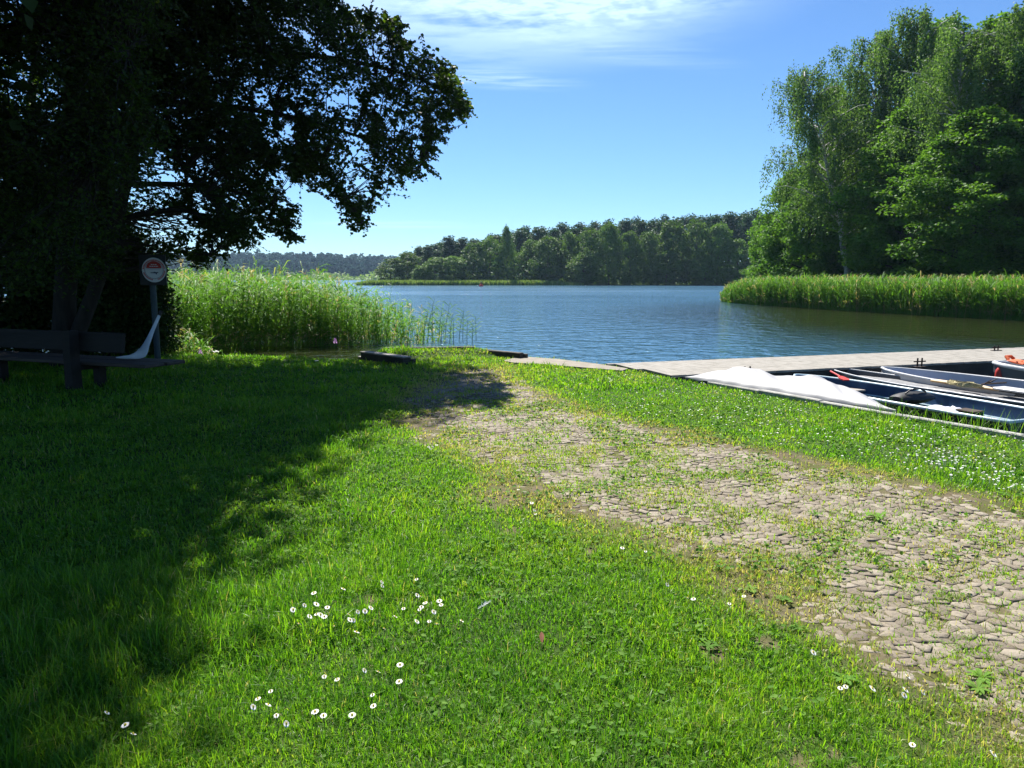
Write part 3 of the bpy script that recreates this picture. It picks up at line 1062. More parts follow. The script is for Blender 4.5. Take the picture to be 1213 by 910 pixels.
# ------------------------------------------------------------------ right bank wood
def build_right_wood():
    g = 'tall trees on the right bank'
    A1 = broad_tree('broadleaf_tree', 'bright green broadleaf tree at the left foot of the bank wood, over the reed point', 'tree', 14, 5.2, 0.0, 170, 200, 0.26, 201, M['broad'], M['bark'], g, cr=0.19)
    A2 = broad_tree('broadleaf_tree', 'x', 'tree', 22, 6.0, 0.05, 230, 190, 0.27, 202, M['broad'], M['bark'], g, cr=0.18)
    A3 = broad_tree('broadleaf_tree', 'x', 'tree', 22, 5.0, 0.02, 210, 190, 0.26, 203, M['broad'], M['bark'], g, cr=0.20)
    B1 = birch_tree('birch_tree', 'pale trunked birch leaning out to the left of the bank wood with hanging twigs', 20.5, 4.2, 0.26, 1750, 0.17, 210, (-5.2, -1.0), g)
    B2 = birch_tree('birch_tree', 'tall weeping birch right behind the leaning one, with a feathery top', 24, 4.4, 0.2, 2300, 0.18, 211, (-0.6, 0.3), g)

    def put(o, px, topy, y, rz=0.0, w=1.0, H=20.0, first=False, label=None):
        p = D(px, topy, y)
        gz = hz(p[0], p[1]) - 0.2
        s = (p[2] - gz) / H
        if first:
            o.location = (p[0], p[1], gz); o.rotation_euler = (0, 0, rz); o.scale = (w, w, s)
            return o
        return copy_tree(o, (p[0], p[1], gz), rz, (w, w, s), label)
    put(A1, 938, 205, 72, 0.3, 0.72, 14, True)
    put(A1, 908, 285, 80, 2.1, 0.42, 14, label='low green tree at the far left end of the bank wood beside the headland')
    put(A1, 962, 215, 64, 4.0, 0.75, 14, label='leafy lower tree under the leaning birch at the bank wood')
    o = put(B1, 1022, 58, 60, 0.0, 1.0, 20.5, True)
    put(B2, 1050, -4, 63, 0.0, 1.0, 24, True)
    put(B2, 1095, -26, 61, 2.0, 1.0, 24, label='tallest weeping birch at the middle of the bank wood, two right of the leaning one')
    put(B2, 1008, 80, 66, 4.1, 0.85, 24, label='grey green birch in the gap behind the leaning birch')
    put(B2, 1150, -8, 52, 1.0, 0.9, 24, label='light weeping birch with drooping sprays near the right edge of the bank wood')
    put(B2, 1205, -25, 50, 3.3, 1.0, 24, label='weeping birch cut by the top right corner of the picture')
    put(A2, 1085, 120, 55, 0.0, 0.85, 22, label='broad green tree below the tallest weeping birch')
    put(A2, 1165, 130, 47, 1.3, 0.8, 22, label='bright layered broadleaf tree at the right, lit on its boughs over the reeds')
    put(A3, 1225, 60, 48, 2.3, 0.9, 22, label='dense broadleaf tree at the right edge of the view')
    put(A3, 975, 180, 70, 0.6, 0.8, 22, label='shaded broadleaf tree left of the leaning birch, behind it')
    put(A3, 1040, 150, 64, 4.4, 0.9, 22, label='dark full broadleaf tree behind the pale leaning trunk')
    put(A3, 1120, 30, 68, 5.4, 1.2, 22, label='deep green broadleaf tree filling the back of the bank wood')
    put(A2, 1190, 20, 66, 3.7, 1.2, 22, label='tall broadleaf tree in the back of the bank wood at the right')
    put(A3, 1290, 20, 50, 3.0, 1.1, 22, label='broadleaf tree just past the right edge whose boughs reach into view')
    put(A3, 990, 105, 74, 1.9, 0.75, 22, label='green tree filling the gap behind the crown of the leaning birch')
    put(A2, 1020, 230, 72, 3.0, 0.9, 22, label='low dark tree in the depth of the bank wood')
    for o in (A2, A3):
        drop(o)
    # shrub understory
    rr = np.random.default_rng(12)
    C = []
    for i in range(230):
        px = rr.uniform(905, 1330); y = np.interp(px, [900, 1213, 1330], [66, 44, 40]) + rr.uniform(0, 14)
        x = (px - 606.5) / FPX * y
        C.append((x, y, hz(x, y) + rr.uniform(0.2, 3.8)))
    V, F, va = clump_leaves(np.array(C), rr.uniform(0.6, 1.3, len(C)), 150, rr, 0.24)
    o = np_mesh('undergrowth', V, F, M['broad'], attrs={'var': va * 0.5})
    tag(o, 'dark bushy undergrowth at the foot of the right bank wood', None, None, 'stuff')


build_right_wood()


# ------------------------------------------------------------------ the big alder on the left and its neighbours
CANOPY = [(-40, -170), (380, -170), (398, -60), (404, 2), (440, 10), (474, 22), (482, 52), (505, 62), (535, 74), (556, 118), (553, 140), (525, 150), (513, 200), (492, 212), (470, 216),
          (442, 236), (436, 274), (418, 270), (402, 240), (386, 226), (366, 216), (346, 236), (354, 284), (330, 290), (318, 268), (300, 290), (268, 304), (246, 306),
          (232, 318), (206, 300), (196, 330), (150, 334), (-40, 334)]
HOLES = [(110, 207, 12, 9), (205, 214, 17, 12), (190, 198, 10, 8), (216, 262, 8, 9), (330, 212, 12, 6), (345, 136, 10, 5), (140, 240, 15, 9), (228, 290, 8, 6), (98, 216, 8, 6),
         (165, 262, 10, 6), (455, 120, 14, 6), (345, 228, 10, 8)]


def build_alders():
    rr = np.random.default_rng(41)

    def in_canopy(px, py, m=9):
        ok = np.ones(np.shape(px), bool)
        for dx, dy in ((0, 0), (m, 0), (-m, 0), (0, m), (0, -m)):
            ok &= inpoly(px + dx, py + dy, CANOPY)
        for hx, hy, a, b in HOLES:
            ok &= ((px - hx) / (a + m)) ** 2 + ((py - hy) / (b + m)) ** 2 > 1
        return ok

    def limb(base, knots, r0, r1, mb, seg=8):
        pts = [np.asarray(base, float)] + [np.asarray(k, float) for k in knots]
        # smooth through the knots
        out = []
        n = len(pts)
        for i in range(n - 1):
            p0 = pts[max(i - 1, 0)]; p1 = pts[i]; p2 = pts[i + 1]; p3 = pts[min(i + 2, n - 1)]
            for u in np.linspace(0, 1, 5, endpoint=(i == n - 2)):
                out.append(0.5 * ((2 * p1) + (-p0 + p2) * u + (2 * p0 - 5 * p1 + 4 * p2 - p3) * u * u + (-p0 + 3 * p1 - 3 * p2 + p3) * u ** 3))
        m = len(out)
        mb.tube(out, [r0 + (r1 - r0) * (i / (m - 1)) ** 0.8 for i in range(m)], seg, cap=False)
        return out

    def tree(name, label, base, stems, boughs, clumps, fill, loc_leaf):
        t = thing(name, label, 'tree', tuple(base))
        base = np.array(base)
        mb = MB(); sk = []
        for knots, r0, r1 in stems:
            sk += limb((0, 0, -0.1), [np.array(k) - base for k in knots], r0, r1, mb, 10)
        stem_pts = np.array(sk)
        for st, knots, r0 in boughs:
            sk += limb(np.array(st) - base, [np.array(k) - base for k in knots], r0, 0.012, mb, 6)
        sk = np.array(sk)
        # twigs from the nearest bough to each leaf clump
        C, Rc, per, leaf = clumps
        C = C - base
        for c in C:
            d = np.linalg.norm(sk - c, axis=1)
            p = sk[np.argmin(d + 0.3 * np.maximum(0, sk[:, 2] - c[2] + 0.2))]
            if np.linalg.norm(p - c) < 3.0:
                mb.tube(wob(p, c, rr, 4, 0.06), [0.016, 0.012, 0.008, 0.004], 4, cap=False)
        V1, F1, a1 = sprays(C, Rc, per, rr, leaf, np.array([0.0, 0.0, 0.0]), mb)
        V = [V1]; F = [F1[0]]; A = [a1]
        off = len(V1)
        for E, n, lf in fill:
            # outer crown and added skylight-blocking leaves: clumps through an ellipsoid (cx,cy,cz,rx,ry,rz)
            d = rdir(rr, n) * (rr.random(n) ** 0.38)[:, None]
            c = np.array(E[:3]) + d * np.array(E[3:])
            px, py = proj(c)
            k = (c[:, 2] > 2.6) & ((py < -45) | (px < -45) | (c[:, 1] < 1.0)) & (c[:, 0] + 0.162 * c[:, 2] < np.interp(c[:, 1] - 0.764 * c[:, 2], [1.5, 3.2, 4.6, 6.0, 8.0, 10.0], [-1.35, -1.95, -1.75, -1.15, -0.9, -0.55]))
            c = c[k] - base
            for q in c[::4]:
                dd = np.linalg.norm(stem_pts - q, axis=1)
                p = stem_pts[np.argmin(dd + 0.5 * np.maximum(0, stem_pts[:, 2] - q[2] + 0.8))]
                mb.tube(wob(p, q, rr, 4, 0.06, 0.04), [0.05, 0.035, 0.022, 0.008], 4, cap=False)
            v, f, a = clump_leaves(c, rr.uniform(0.5, 0.95, len(c)), 62, rr, lf, 0.85, 0.7, 0.6, 0.4, 4)
            V.append(v); F2 = f[0] + off; off += len(v); F.append(F2); A.append(a)
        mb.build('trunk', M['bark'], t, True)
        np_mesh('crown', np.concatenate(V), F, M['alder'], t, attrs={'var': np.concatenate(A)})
        return t

    def sample(n, d0, d1, xr, m=9, lo=None):
        out = []
        while len(out) < n:
            px = rr.uniform(xr[0], xr[1], 4 * n); py = rr.uniform(-120, 330, 4 * n)
            k = in_canopy(px, py, m) & ((vnoise(px / 26, py / 20) > np.interp(px, [230, 320, 400], [0.0, 0.38, 0.47])) | (m < 5) | (py < 40))
            for a, b in zip(px[k], py[k]):
                t = min(1, max(0, (a - 150) / 330))
                y = rr.uniform(d0 + (13.2 - d0) * t * 0.8, d1 + (15.2 - d1) * t * 0.9)
                if 125 < a < 240 and b > 240:      # behind the sign post
                    y = rr.uniform(14.1, 15.6)
                out.append(D(a, b, y))
                if len(out) >= n: break
        return np.array(out)

    # the alder whose boughs hang out over the lake
    base = (-8.1, 13.2, 0.0)
    def fringe(n, xr):
        c = sample(n * 5, 12, 15.5, xr, 2)
        px, py = proj(c)
        return c[~in_canopy(px, py, 20)][:n]
    fr = fringe(430, (200, 560))
    cl = np.concatenate([sample(1150, 11.2, 15.5, (95, 560), 20), fr])
    rcl = np.concatenate([rr.uniform(0.22, 0.38, 1150), rr.uniform(0.08, 0.20, len(fr))])
    # fringe: hanging outer sprays
    stems = [([(-7.7, 13.3, 3.5), (-7.4, 13.4, 7), (-7.2, 13.4, 11), (-7.2, 13.2, 15.5)], 0.21, 0.05),
             ([(-7.0, 13.1, 2.2), (-6.2, 13.3, 5.2), (-5.6, 13.2, 8.5), (-5.3, 13.0, 12)], 0.15, 0.04)]
    K = lambda *a: [D(*p) for p in a]
    boughs = [((-6.2, 13.3, 5.2), K((260, 60, 13.6), (400, 70, 14.2), (500, 95, 14.4), (548, 128, 14.4)), 0.09),
              ((-6.4, 13.3, 4.6), K((300, 130, 13.6), (420, 160, 14.2), (500, 195, 14.3)), 0.08),
              ((-6.6, 13.2, 3.9), K((280, 180, 13.4), (380, 200, 13.9), (430, 262, 14.0)), 0.07),
              ((-6.8, 13.2, 3.2), K((240, 220, 13.2), (310, 240, 13.4), (348, 278, 13.6)), 0.06),
              ((-6.9, 13.2, 2.6), K((220, 250, 13.0), (262, 280, 13.1), (250, 302, 13.1)), 0.05),
              ((-6.0, 13.3, 6.0), K((330, 10, 13.8), (420, 25, 14.4), (476, 45, 14.5)), 0.07),
              ((-7.6, 13.3, 3.9), K((120, 150, 12.5), (190, 170, 12.2), (240, 230, 12.0)), 0.07),
              ((-7.7, 13.3, 3.2), K((60, 200, 12.2), (110, 240, 12.0), (150, 300, 12.0)), 0.06)]
    tree('alder_tree', 'large dark alder on the left whose leafy boughs hang out over the shore', base, stems, boughs,
         (cl, rcl, np.concatenate([np.where(proj(cl[:1150])[0] > 370, 56, 92), np.full(len(fr), 42)]), 0.08),
         [((-7.3, 12.6, 10.5, 4.9, 5.4, 5.6), 900, 0.16)], None)
    # second alder standing nearer, its crown mostly above the picture
    base = (-9.6, 10.2, 0.0)
    cl = sample(420, 8.6, 11.6, (-40, 190))
    stems = [([(-9.3, 10.2, 3.5), (-9.0, 10.0, 7), (-8.8, 9.6, 11)], 0.26, 0.05), ([(-8.2, 10.0, 2.6), (-7.4, 9.7, 5.4), (-6.8, 9.3, 9)], 0.17, 0.04)]
    boughs = [((-7.6, 9.8, 4.6), K((60, 40, 9.6), (150, 60, 9.8)), 0.06), ((-8.0, 9.9, 3.2), K((20, 150, 9.8), (110, 190, 10.2)), 0.06)]
    tree('alder_tree', 'nearer dark alder at the left edge of the picture behind the bench', base, stems, boughs,
         (cl, rr.uniform(0.25, 0.42, len(cl)), 84, 0.064),
         [((-8.0, 8.6, 8.2, 5.4, 4.6, 5.2), 800, 0.16), ((-7.6, 4.6, 7.2, 5.2, 4.2, 3.6), 330, 0.15), ((-10.5, 0.5, 7.5, 6.0, 7.0, 4.0), 90, 0.24)], None)  # last ellipsoid: unseen leaf mass added behind the view to block skylight

    # third alder at the reed edge behind the shrubs
    base = (-12.2, 18.6, -0.6)
    cl = sample(160, 17.5, 20.0, (-40, 130))
    stems = [([(-12.0, 18.7, 3.5), (-11.6, 19.0, 7), (-10.6, 19.4, 12)], 0.22, 0.05), ([(-11.4, 19.0, 4.5), (-9.6, 19.6, 8.6), (-7.2, 20.0, 11.5)], 0.15, 0.04)]
    tree('alder_tree', 'alder at the reed edge behind the dark shrubs, mostly hidden by the nearer crowns', base, stems, [],
         (cl, rr.uniform(0.3, 0.5, len(cl)), 60, 0.10),
         [((-6.6, 19.8, 10.5, 5.0, 4.2, 4.2), 620, 0.17)], None)

    # dark shrubs closing the view under the crowns
    def shrub(label, pts, n, seed, leaf=0.055):
        r2 = np.random.default_rng(seed)
        t = thing('shrub', label, 'shrub', (pts[0][0], pts[0][1], 0))
        b = np.array([pts[0][0], pts[0][1], 0.0])
        C = []
        mb = MB()
        for (x, y, rx, hgt) in pts:
            m = int(n / len(pts))
            a = r2.uniform(0, 2 * PI, m); q = rx * np.sqrt(r2.random(m)); z = hgt * r2.random(m) ** 0.85
            q *= np.sqrt(np.clip(1 - (z / hgt) ** 3, 0.05, 1))
            gz = hz(x, y)
            c = np.stack([x + np.cos(a) * q, y + np.sin(a) * q * 0.8, gz + 0.1 + z], -1) - b
            C.append(c)
            for i in range(7):
                e = c[r2.integers(m)]
                s0 = np.array([x, y, gz - 0.2]) - b + np.array([r2.normal(0, .12), r2.normal(0, .12), 0])
                mb.tube(wob(s0, e, r2, 5, 0.05), [0.03, 0.025, 0.018, 0.012, 0.006], 5, cap=False)
        C = np.concatenate(C)
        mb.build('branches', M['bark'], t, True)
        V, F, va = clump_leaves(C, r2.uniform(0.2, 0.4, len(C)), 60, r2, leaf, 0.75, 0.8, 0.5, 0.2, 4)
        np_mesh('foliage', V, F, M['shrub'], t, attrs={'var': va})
        return t
    shrub('dark leafy shrub behind the bench, beside the sign post', [(-7.55, 15.3, 0.45, 1.7), (-8.2, 15.1, 0.8, 3.3)], 420, 51, 0.075)
    shrub('tall dark shrub filling the shade behind the middle of the bench', [(-8.9, 15.2, 1.1, 4.0), (-10.0, 14.8, 1.1, 4.6), (-9.4, 16.4, 1.3, 4.4)], 900, 52, 0.085)
    shrub('dark shrub at the left end of the bench under the nearer alder', [(-11.2, 13.6, 1.2, 4.6), (-12.4, 12.8, 1.3, 4.8), (-11.6, 16.4, 1.5, 5.0), (-13.6, 14.5, 1.6, 5.0)], 1150, 53, 0.09)


build_alders()


# ------------------------------------------------------------------ near reeds
def reed_bed(name, label, x, y, zb, h, rr, nleaf=8, lw=0.032, sw=0.014, plume=0.12, dry=0.1, mat='reed', lf=0.36, upright=1.0):
    n = len(x)
    b = np.stack([x, y, zb], -1)
    lean = rr.normal(0, 0.13, (n, 2)) + np.array([0.06, 0.0])
    tip = b + np.stack([lean[:, 0] * h, lean[:, 1] * h, h], -1)
    VV = []; FF = []; AA = []; off = 0
    # stems: crossed thin ribbons
    isdry = rr.random(n) < dry
    for a in (0.3, 1.9):
        s = np.array([math.cos(a), math.sin(a), 0]) * sw / 2
        V = np.stack([b - s, b + s, tip + s * .4, tip - s * .4], 1)
        o = (np.arange(n) * 4)[:, None] + off
        VV.append(V.reshape(-1, 3)); FF.append(o + np.array([[0, 1, 2, 3]])); off += 4 * n
        va = np.where(isdry, rr.uniform(0.88, 1, n), rr.uniform(0.4, 0.8, n))
        AA.append(np.repeat(va, 4))
    # leaves: arching blades of two quads
    idx = np.repeat(np.arange(n), nleaf)
    m = len(idx)
    u = (0.18 + 0.80 * rr.random(m)) 
    p = b[idx] + (tip - b)[idx] * u[:, None]
    az = rr.uniform(0, 2 * PI, m)
    d = np.stack([np.cos(az), np.sin(az), np.zeros(m)], -1)
    L = lf * rr.uniform(0.5, 1.25, m) * np.clip(h[idx] / 2.0, 0.45, 1.2)
    rise = rr.uniform(0.35, 1.1, m) * upright
    mid = p + d * (L * 0.5)[:, None] + np.array([0, 0, 1.0]) * (L * 0.5 * rise)[:, None]
    end = p + d * (L * rr.uniform(0.8, 1.05, m))[:, None] + np.array([0, 0, 1.0]) * (L * (rise * 0.75 - 0.25))[:, None]
    s = np.stack([-np.sin(az), np.cos(az), rr.normal(0, .5, m)], -1) * (lw / 2 * rr.uniform(0.7, 1.2, m))[:, None]
    V = np.stack([p - s * .5, p + s * .5, mid + s, mid - s, end], 1)
    o = (np.arange(m) * 5)[:, None] + off
    VV.append(V.reshape(-1, 3)); FF.append(o + np.array([[0, 1, 2, 3]])); T = o + np.array([[3, 2, 4]]); off += 5 * m
    va = np.clip(rr.normal(0.42, 0.2, m), 0, 0.85)
    low = (u < 0.30) & (rr.random(m) < 0.45)
    va = np.where(low | isdry[idx], rr.uniform(0.86, 1, m), va)
    AA.append(np.repeat(va, 5))
    TT = [T]
    # last year's plumes
    k = np.where(rr.random(n) < plume)[0]
    if len(k):
        q = np.repeat(k, 16); m = len(q)
        P = tip[q] + np.stack([rr.normal(0, .02, m), rr.normal(0, .02, m), rr.uniform(-0.06, 0.16, m)], -1)
        A = unit(np.stack([rr.normal(0.25, .35, m), rr.normal(0, .35, m), np.full(m, 0.8)], -1))
        V, F, _ = leaves4(P, A, unit(rr.normal(0, 1, P.shape)), 0.13 * (lw / .032) ** 0.5, 0.022 * (lw / .032), rr)
        VV.append(V); TT.append(F[0] + off); off += len(V)
        AA.append(np.repeat(rr.uniform(0.9, 1.0, m), 4))
    o = np_mesh(name, np.concatenate(VV), [np.concatenate(FF), np.concatenate(TT)], M[mat], attrs={'var': np.concatenate(AA)})
    return o


def build_reeds():
    rr = np.random.default_rng(61)
    # the bed beside the landing
    n = 4200
    px = rr.uniform(140, 512, n); t = rr.random(n)
    front = np.interp(px, [140, 190, 260, 300, 400, 460, 512], [17.6, 18.2, 19.6, 20.6, 21.2, 21.6, 22.2])
    y = front + t ** 1.3 * np.interp(px, [140, 300, 400, 470, 512], [10, 9, 6, 3.5, 1.5])
    keep = rr.random(n) < np.interp(px, [140, 380, 430, 470, 512], [1, 0.9, 0.5, 0.26, 0.10])
    px, y, front = px[keep], y[keep], front[keep]
    px = px + rr.normal(0, 1, len(px)) * np.interp(px, [360, 440], [0, 17])
    x = (px - 606.5) / FPX * y
    zb = np.maximum(height(x, y), WATER - 0.25)
    topy = np.interp(px, [140, 200, 260, 350, 400, 450, 480, 512], [330, 324, 320, 325, 337, 349, 358, 366]) + rr.normal(3, 6, len(px))
    ztop = CAM_H + (329 - topy) / FPX * np.minimum(y, front + 3.0)
    h = np.maximum(ztop - zb, 0.7) * rr.uniform(0.66, 1.06, len(px))
    o = reed_bed('reed_bed', '', x, y, zb, h, rr, 10, plume=0.015, dry=0.07)
    tag(o, 'bright green reed bed standing in the shallows left of the landing', None, None, 'stuff')
    # tall grass and nettles in front of the reeds on the bank
    n = 1500
    px = rr.uniform(120, 420, n)
    y = np.interp(px, [120, 200, 300, 420], [15.2, 16.4, 17.4, 17.2]) + rr.uniform(0, 1.2, n)
    x = (px - 606.5) / FPX * y
    zb = height(x, y)
    hh = rr.uniform(0.2, 0.75, n) * np.interp(px, [120, 230, 275, 300, 420], [1.3, 1.1, 0.35, 0.12, 0.1])
    o = reed_bed('bank_herbs', '', x, y, zb, np.maximum(hh, 0.05), rr, 6, 0.03, 0.01, 0.0, 0.15, lf=0.5)
    tag(o, 'rough bank herbs and dry stems at the foot of the reeds', None, None, 'stuff')
    # loose single reeds at the thin right end
    spots = [(505, 352), (512, 360), (519, 366), (526, 358), (532, 371), (537, 376), (543, 370), (548, 366), (553, 378), (559, 382), (564, 374), (500, 366), (522, 380)]
    for i, (px_, ty) in enumerate(spots):
        y = 22.2 + rr.uniform(-0.6, 1.4)
        x = (px_ - 606.5) / FPX * y
        zt = CAM_H + (329 - ty) / FPX * y
        zb = WATER - 0.2
        h = zt - zb
        t = thing('reed_stalk', 'single thin reed standing apart in open water at the right end of the reed bed', 'reed', (x, y, zb), 0, 'single reeds in open water')
        mb = MB()
        lx = rr.uniform(-0.05, 0.22)
        tipp = np.array([lx * h, rr.normal(0, .04), h])
        mb.tube([(0, 0, 0), tuple(tipp * np.array([.35, .5, .55])), tuple(tipp)], [0.011, 0.009, 0.004], 6)
        mb.build('stem', M['reedstem'], t, True)
        for j in range(7):
            u = 0.45 + 0.55 * j / 7
            p = tipp * u
            az = (0 if j % 2 else PI) + rr.normal(0, 0.5)
            L = rr.uniform(0.25, 0.42) * min(1.0, h / 1.3)
            d = np.array([math.cos(az), math.sin(az) * .6, 0])
            s = np.array([0, 0.02, 0.011])
            q0, q1, q2 = p, p + d * L * .5 + np.array([0, 0, L * .42]), p + d * L * .85 + np.array([0, 0, L * 0.5])
            V = [q0 - s * .5, q0 + s * .5, q1 + s, q1 - s, q2]
            np_mesh('leaf', V, [np.array([[0, 1, 2, 3]]), np.array([[3, 2, 4]])], M['reed'], t, attrs={'var': np.full(5, rr.uniform(0.2, 0.7))})
    # the right bank's bed
    n = 19000
    px = rr.uniform(853, 1330, n)
    front = np.interp(px, [853, 862, 900, 1000, 1100, 1213, 1330], [61.5, 58.0, 52.5, 44.0, 38.0, 33.5, 30.0])
    dep = np.interp(px, [853, 880, 1000, 1330], [1.0, 5, 9, 9])
    y = front + rr.random(n) ** 1.2 * dep
    x = (px - 606.5) / FPX * y
    zb = np.maximum(height(x, y), WATER - 0.15)
    topy = np.interp(px, [853, 858, 875, 900, 1000, 1100, 1213, 1330], [347, 341, 334, 331, 331.5, 332, 333, 334])
    ztop = CAM_H + (329 - topy) / FPX * np.maximum(front, y - 4)
    h = np.maximum(ztop - zb, 0.6) * rr.uniform(0.62, 1.06, n)
    o = reed_bed('reed_bed', '', x, y, zb, h, rr, 6, 0.036, 0.03, 0.035, 0.05, 'reed', 0.46, upright=1.7)
    tag(o, 'long green reed bed with brown plumes along the right bank', None, None, 'stuff')


M['reedstem'] = rough_mat('reed_stem', (0.10, 0.16, 0.04), (0.18, 0.22, 0.07), 6, 0.6)
build_reeds()


# ------------------------------------------------------------------ jetty, edgings, kerb
M['deck'] = rough_mat('weathered_deck', (0.14, 0.130, 0.110), (0.23, 0.214, 0.187), 5, 0.85, 0.5, 40, stretch=(1, 1, 1), c3=(0.275, 0.258, 0.23))
M['darktimber'] = rough_mat('dark_wet_timber', (0.02, 0.017, 0.014), (0.055, 0.045, 0.035), 6, 0.8, 0.5, 30, stretch=(0.3, 1, 1))
M['greytimber'] = rough_mat('grey_timber', (0.16, 0.145, 0.13), (0.34, 0.31, 0.28), 7, 0.85, 0.5, 35, stretch=(0.3, 1, 1))
M['concrete'] = rough_mat('kerb_concrete', (0.22, 0.22, 0.20), (0.42, 0.41, 0.38), 6, 0.9, 0.5, 40)
M['iron'] = rough_mat('rusty_iron', (0.015, 0.013, 0.012), (0.06, 0.035, 0.022), 20, 0.6, 0.3, 60, metal=0.5)


def build_jetty():
    a = np.array(g2(795, 447)); b = np.array(g2(1213, 427.5))
    c = np.array(g2(742, 437.2)); d = np.array(g2(1213, 413.0))
    u = (b - a) / np.linalg.norm(b - a); v = np.array([-u[1], u[0]])
    L = 17.0
    wid = float((d - a) @ v)
    rz = math.atan2(u[1], u[0])
    t = thing('jetty', 'low jetty with pale grey planked deck reaching across the lake to the right', 'jetty', (a[0], a[1], 0.0), rz)
    rr = np.random.default_rng(71)
    mb = MB()
    p = 0.145
    x = 0.0
    # the landward end is cut slanting along the shore
    c_l = np.array([(c - a) @ u, (c - a) @ v])
    i = -12
    sl = c_l[0] / max(c_l[1], 0.1)
    i0 = int(c_l[0] / p) - 1
    for i in range(i0, int(L / p)):
        x0 = i * p
        y0, y1 = 0.0, wid
        if x0 < 0:
            y0 = min(wid - 0.1, x0 / sl)
        zz = 0.03 + rr.normal(0, 0.0012)
        mb.box((x0 + p / 2, (y0 + y1) / 2, zz - 0.02), (p - 0.004, y1 - y0 + rr.normal(0, 0.012), 0.04), bev=0.004)
    dk = mb.build('deck', M['deck'], t)
    f = MB()
    f.box((L / 2, 0.05, -0.12), (L, 0.06, 0.20))
    f.box((L / 2 + c_l[0] / 2, wid - 0.05, -0.12), (L - c_l[0], 0.06, 0.20))
    f.box((L / 2, wid / 2, -0.12), (L, 0.08, 0.20))
    f.build('beam', M['darktimber'], t)
    g = MB()
    g.box((L / 2, 0.012, -0.38), (L - 0.1, 0.012, 0.36))  # dark boards added to keep light out from under the deck
    g.build('fascia', M['darktimber'], t)
    for k in range(9):
        for yy in (0.14, wid - 0.14):
            q = MB()
            q.tube([(0.6 + k * 2.0, yy, -1.4), (0.6 + k * 2.0, yy, -0.02)], 0.09, 10)
            q.build('pile', M['darktimber'], t, True)
    # mooring cleats
    labels = ['rusty double cross mooring cleat on the jetty, beside the white covered boat',
              'rusty double cross mooring cleat on the jetty above the white rowing boat',
              'mooring cleat at the far water side of the jetty, near the right edge']
    for k, ((px, py), fr) in enumerate(zip([(885, 446), (1089, 435), (1180, 415.5)], (1, 1, 0.7))):
        q = g2(px, py, 0.03)
        cl = thing('mooring_cleat', labels[k], 'cleat', (q[0], q[1], 0.032), rz, 'mooring cleats on the jetty')
        m = MB(); m.box((0, 0, 0.006), (0.22, 0.10, 0.012)); m.build('base_plate', M['iron'], cl)
        for sx in (-0.05, 0.05):
            m = MB(); m.tube([(sx, 0, 0.01), (sx, 0, 0.16 * fr)], 0.014, 10); m.build('post', M['iron'], cl, True)
        m = MB(); m.tube([(-0.13, 0, 0.10 * fr), (0.13, 0, 0.10 * fr)], 0.012, 10); m.build('crossbar', M['iron'], cl, True)


build_jetty()


def beam(name, label, cat, p0, p1, w, h, ztop, mat, cap=None, group=None, drop_=0.0, n=1):
    p0 = np.array(p0[:2]); p1 = np.array(p1[:2])
    L = np.linalg.norm(p1 - p0); rz = math.atan2(*(p1 - p0)[::-1])
    t = thing(name, label, cat, (p0[0], p0[1], ztop), rz, group)
    m = MB()
    for i in range(n):
        m.box((L * (i + .5) / n, 0, -h / 2), (L / n - (0.006 if n > 1 else 0), w, h), bev=0.012)
    m.build('beam', mat, t)
    if cap is not None:
        m = MB(); m.box((L / 2, 0, 0.014), (L + 0.02, w * 1.15, 0.024), bev=0.005); m.build('cap_board', cap, t)
    for i in range(max(2, int(L / 0.7)) + 1):
        m = MB(); m.tube([(L * i / max(2, int(L / 0.7)), w * 0.5 + 0.05, -0.9), (L * i / max(2, int(L / 0.7)), w * 0.5 + 0.05, -0.03)], 0.05, 8)
        m.build('stake', M['darktimber'], t, True)
    return t


beam('timber_edging', 'dark timber edging with a pale top board on the reed side of the grassy landing', 'edging', g2(432, 417.5, 0.15), g2(482, 427.5, 0.10), 0.18, 0.34, 0.15, M['darktimber'], M['greytimber'])
beam('timber_edging', 'low step board beside the pale topped timber edging of the landing', 'edging', g2(426, 423.2, -0.16), g2(462, 429.5, -0.16), 0.08, 0.2, -0.16, M['darktimber'], M['greytimber'])
beam('timber_edging', 'dark timber edging along the lake side of the grassy landing', 'edging', g2(456, 411.6, 0.18), g2(562, 410.6, 0.18), 0.12, 0.6, 0.18, M['darktimber'])
beam('timber_edging', 'dark timber edging slanting from the landing corner towards the apron', 'edging', g2(563, 411, 0.17), g2(618, 420, 0.10), 0.12, 0.5, 0.135, M['darktimber'])


def build_apron():
    P = [np.array(p) for p in APRON]
    top = [(p[0], p[1], 0.030) for p in P]
    bot = [(p[0], p[1], -0.7) for p in P]
    n = len(P)
    mb = MB()
    mb.add(top + bot, [tuple(range(n))] + [(i, i + n, (i + 1) % n + n, (i + 1) % n) for i in range(n)])
    o = mb.build('concrete_path', rough_mat('apron_sandy_concrete', (0.16, 0.14, 0.108), (0.25, 0.222, 0.18), 4, 0.9, 0.4, 60))
    tag(o, 'sandy concrete apron between the cobbled path and the lake', None, None, 'structure')


build_apron()
KERB0, KERB1 = np.array(g2(800, 450.5)), np.array(g2(1213, 521.5))


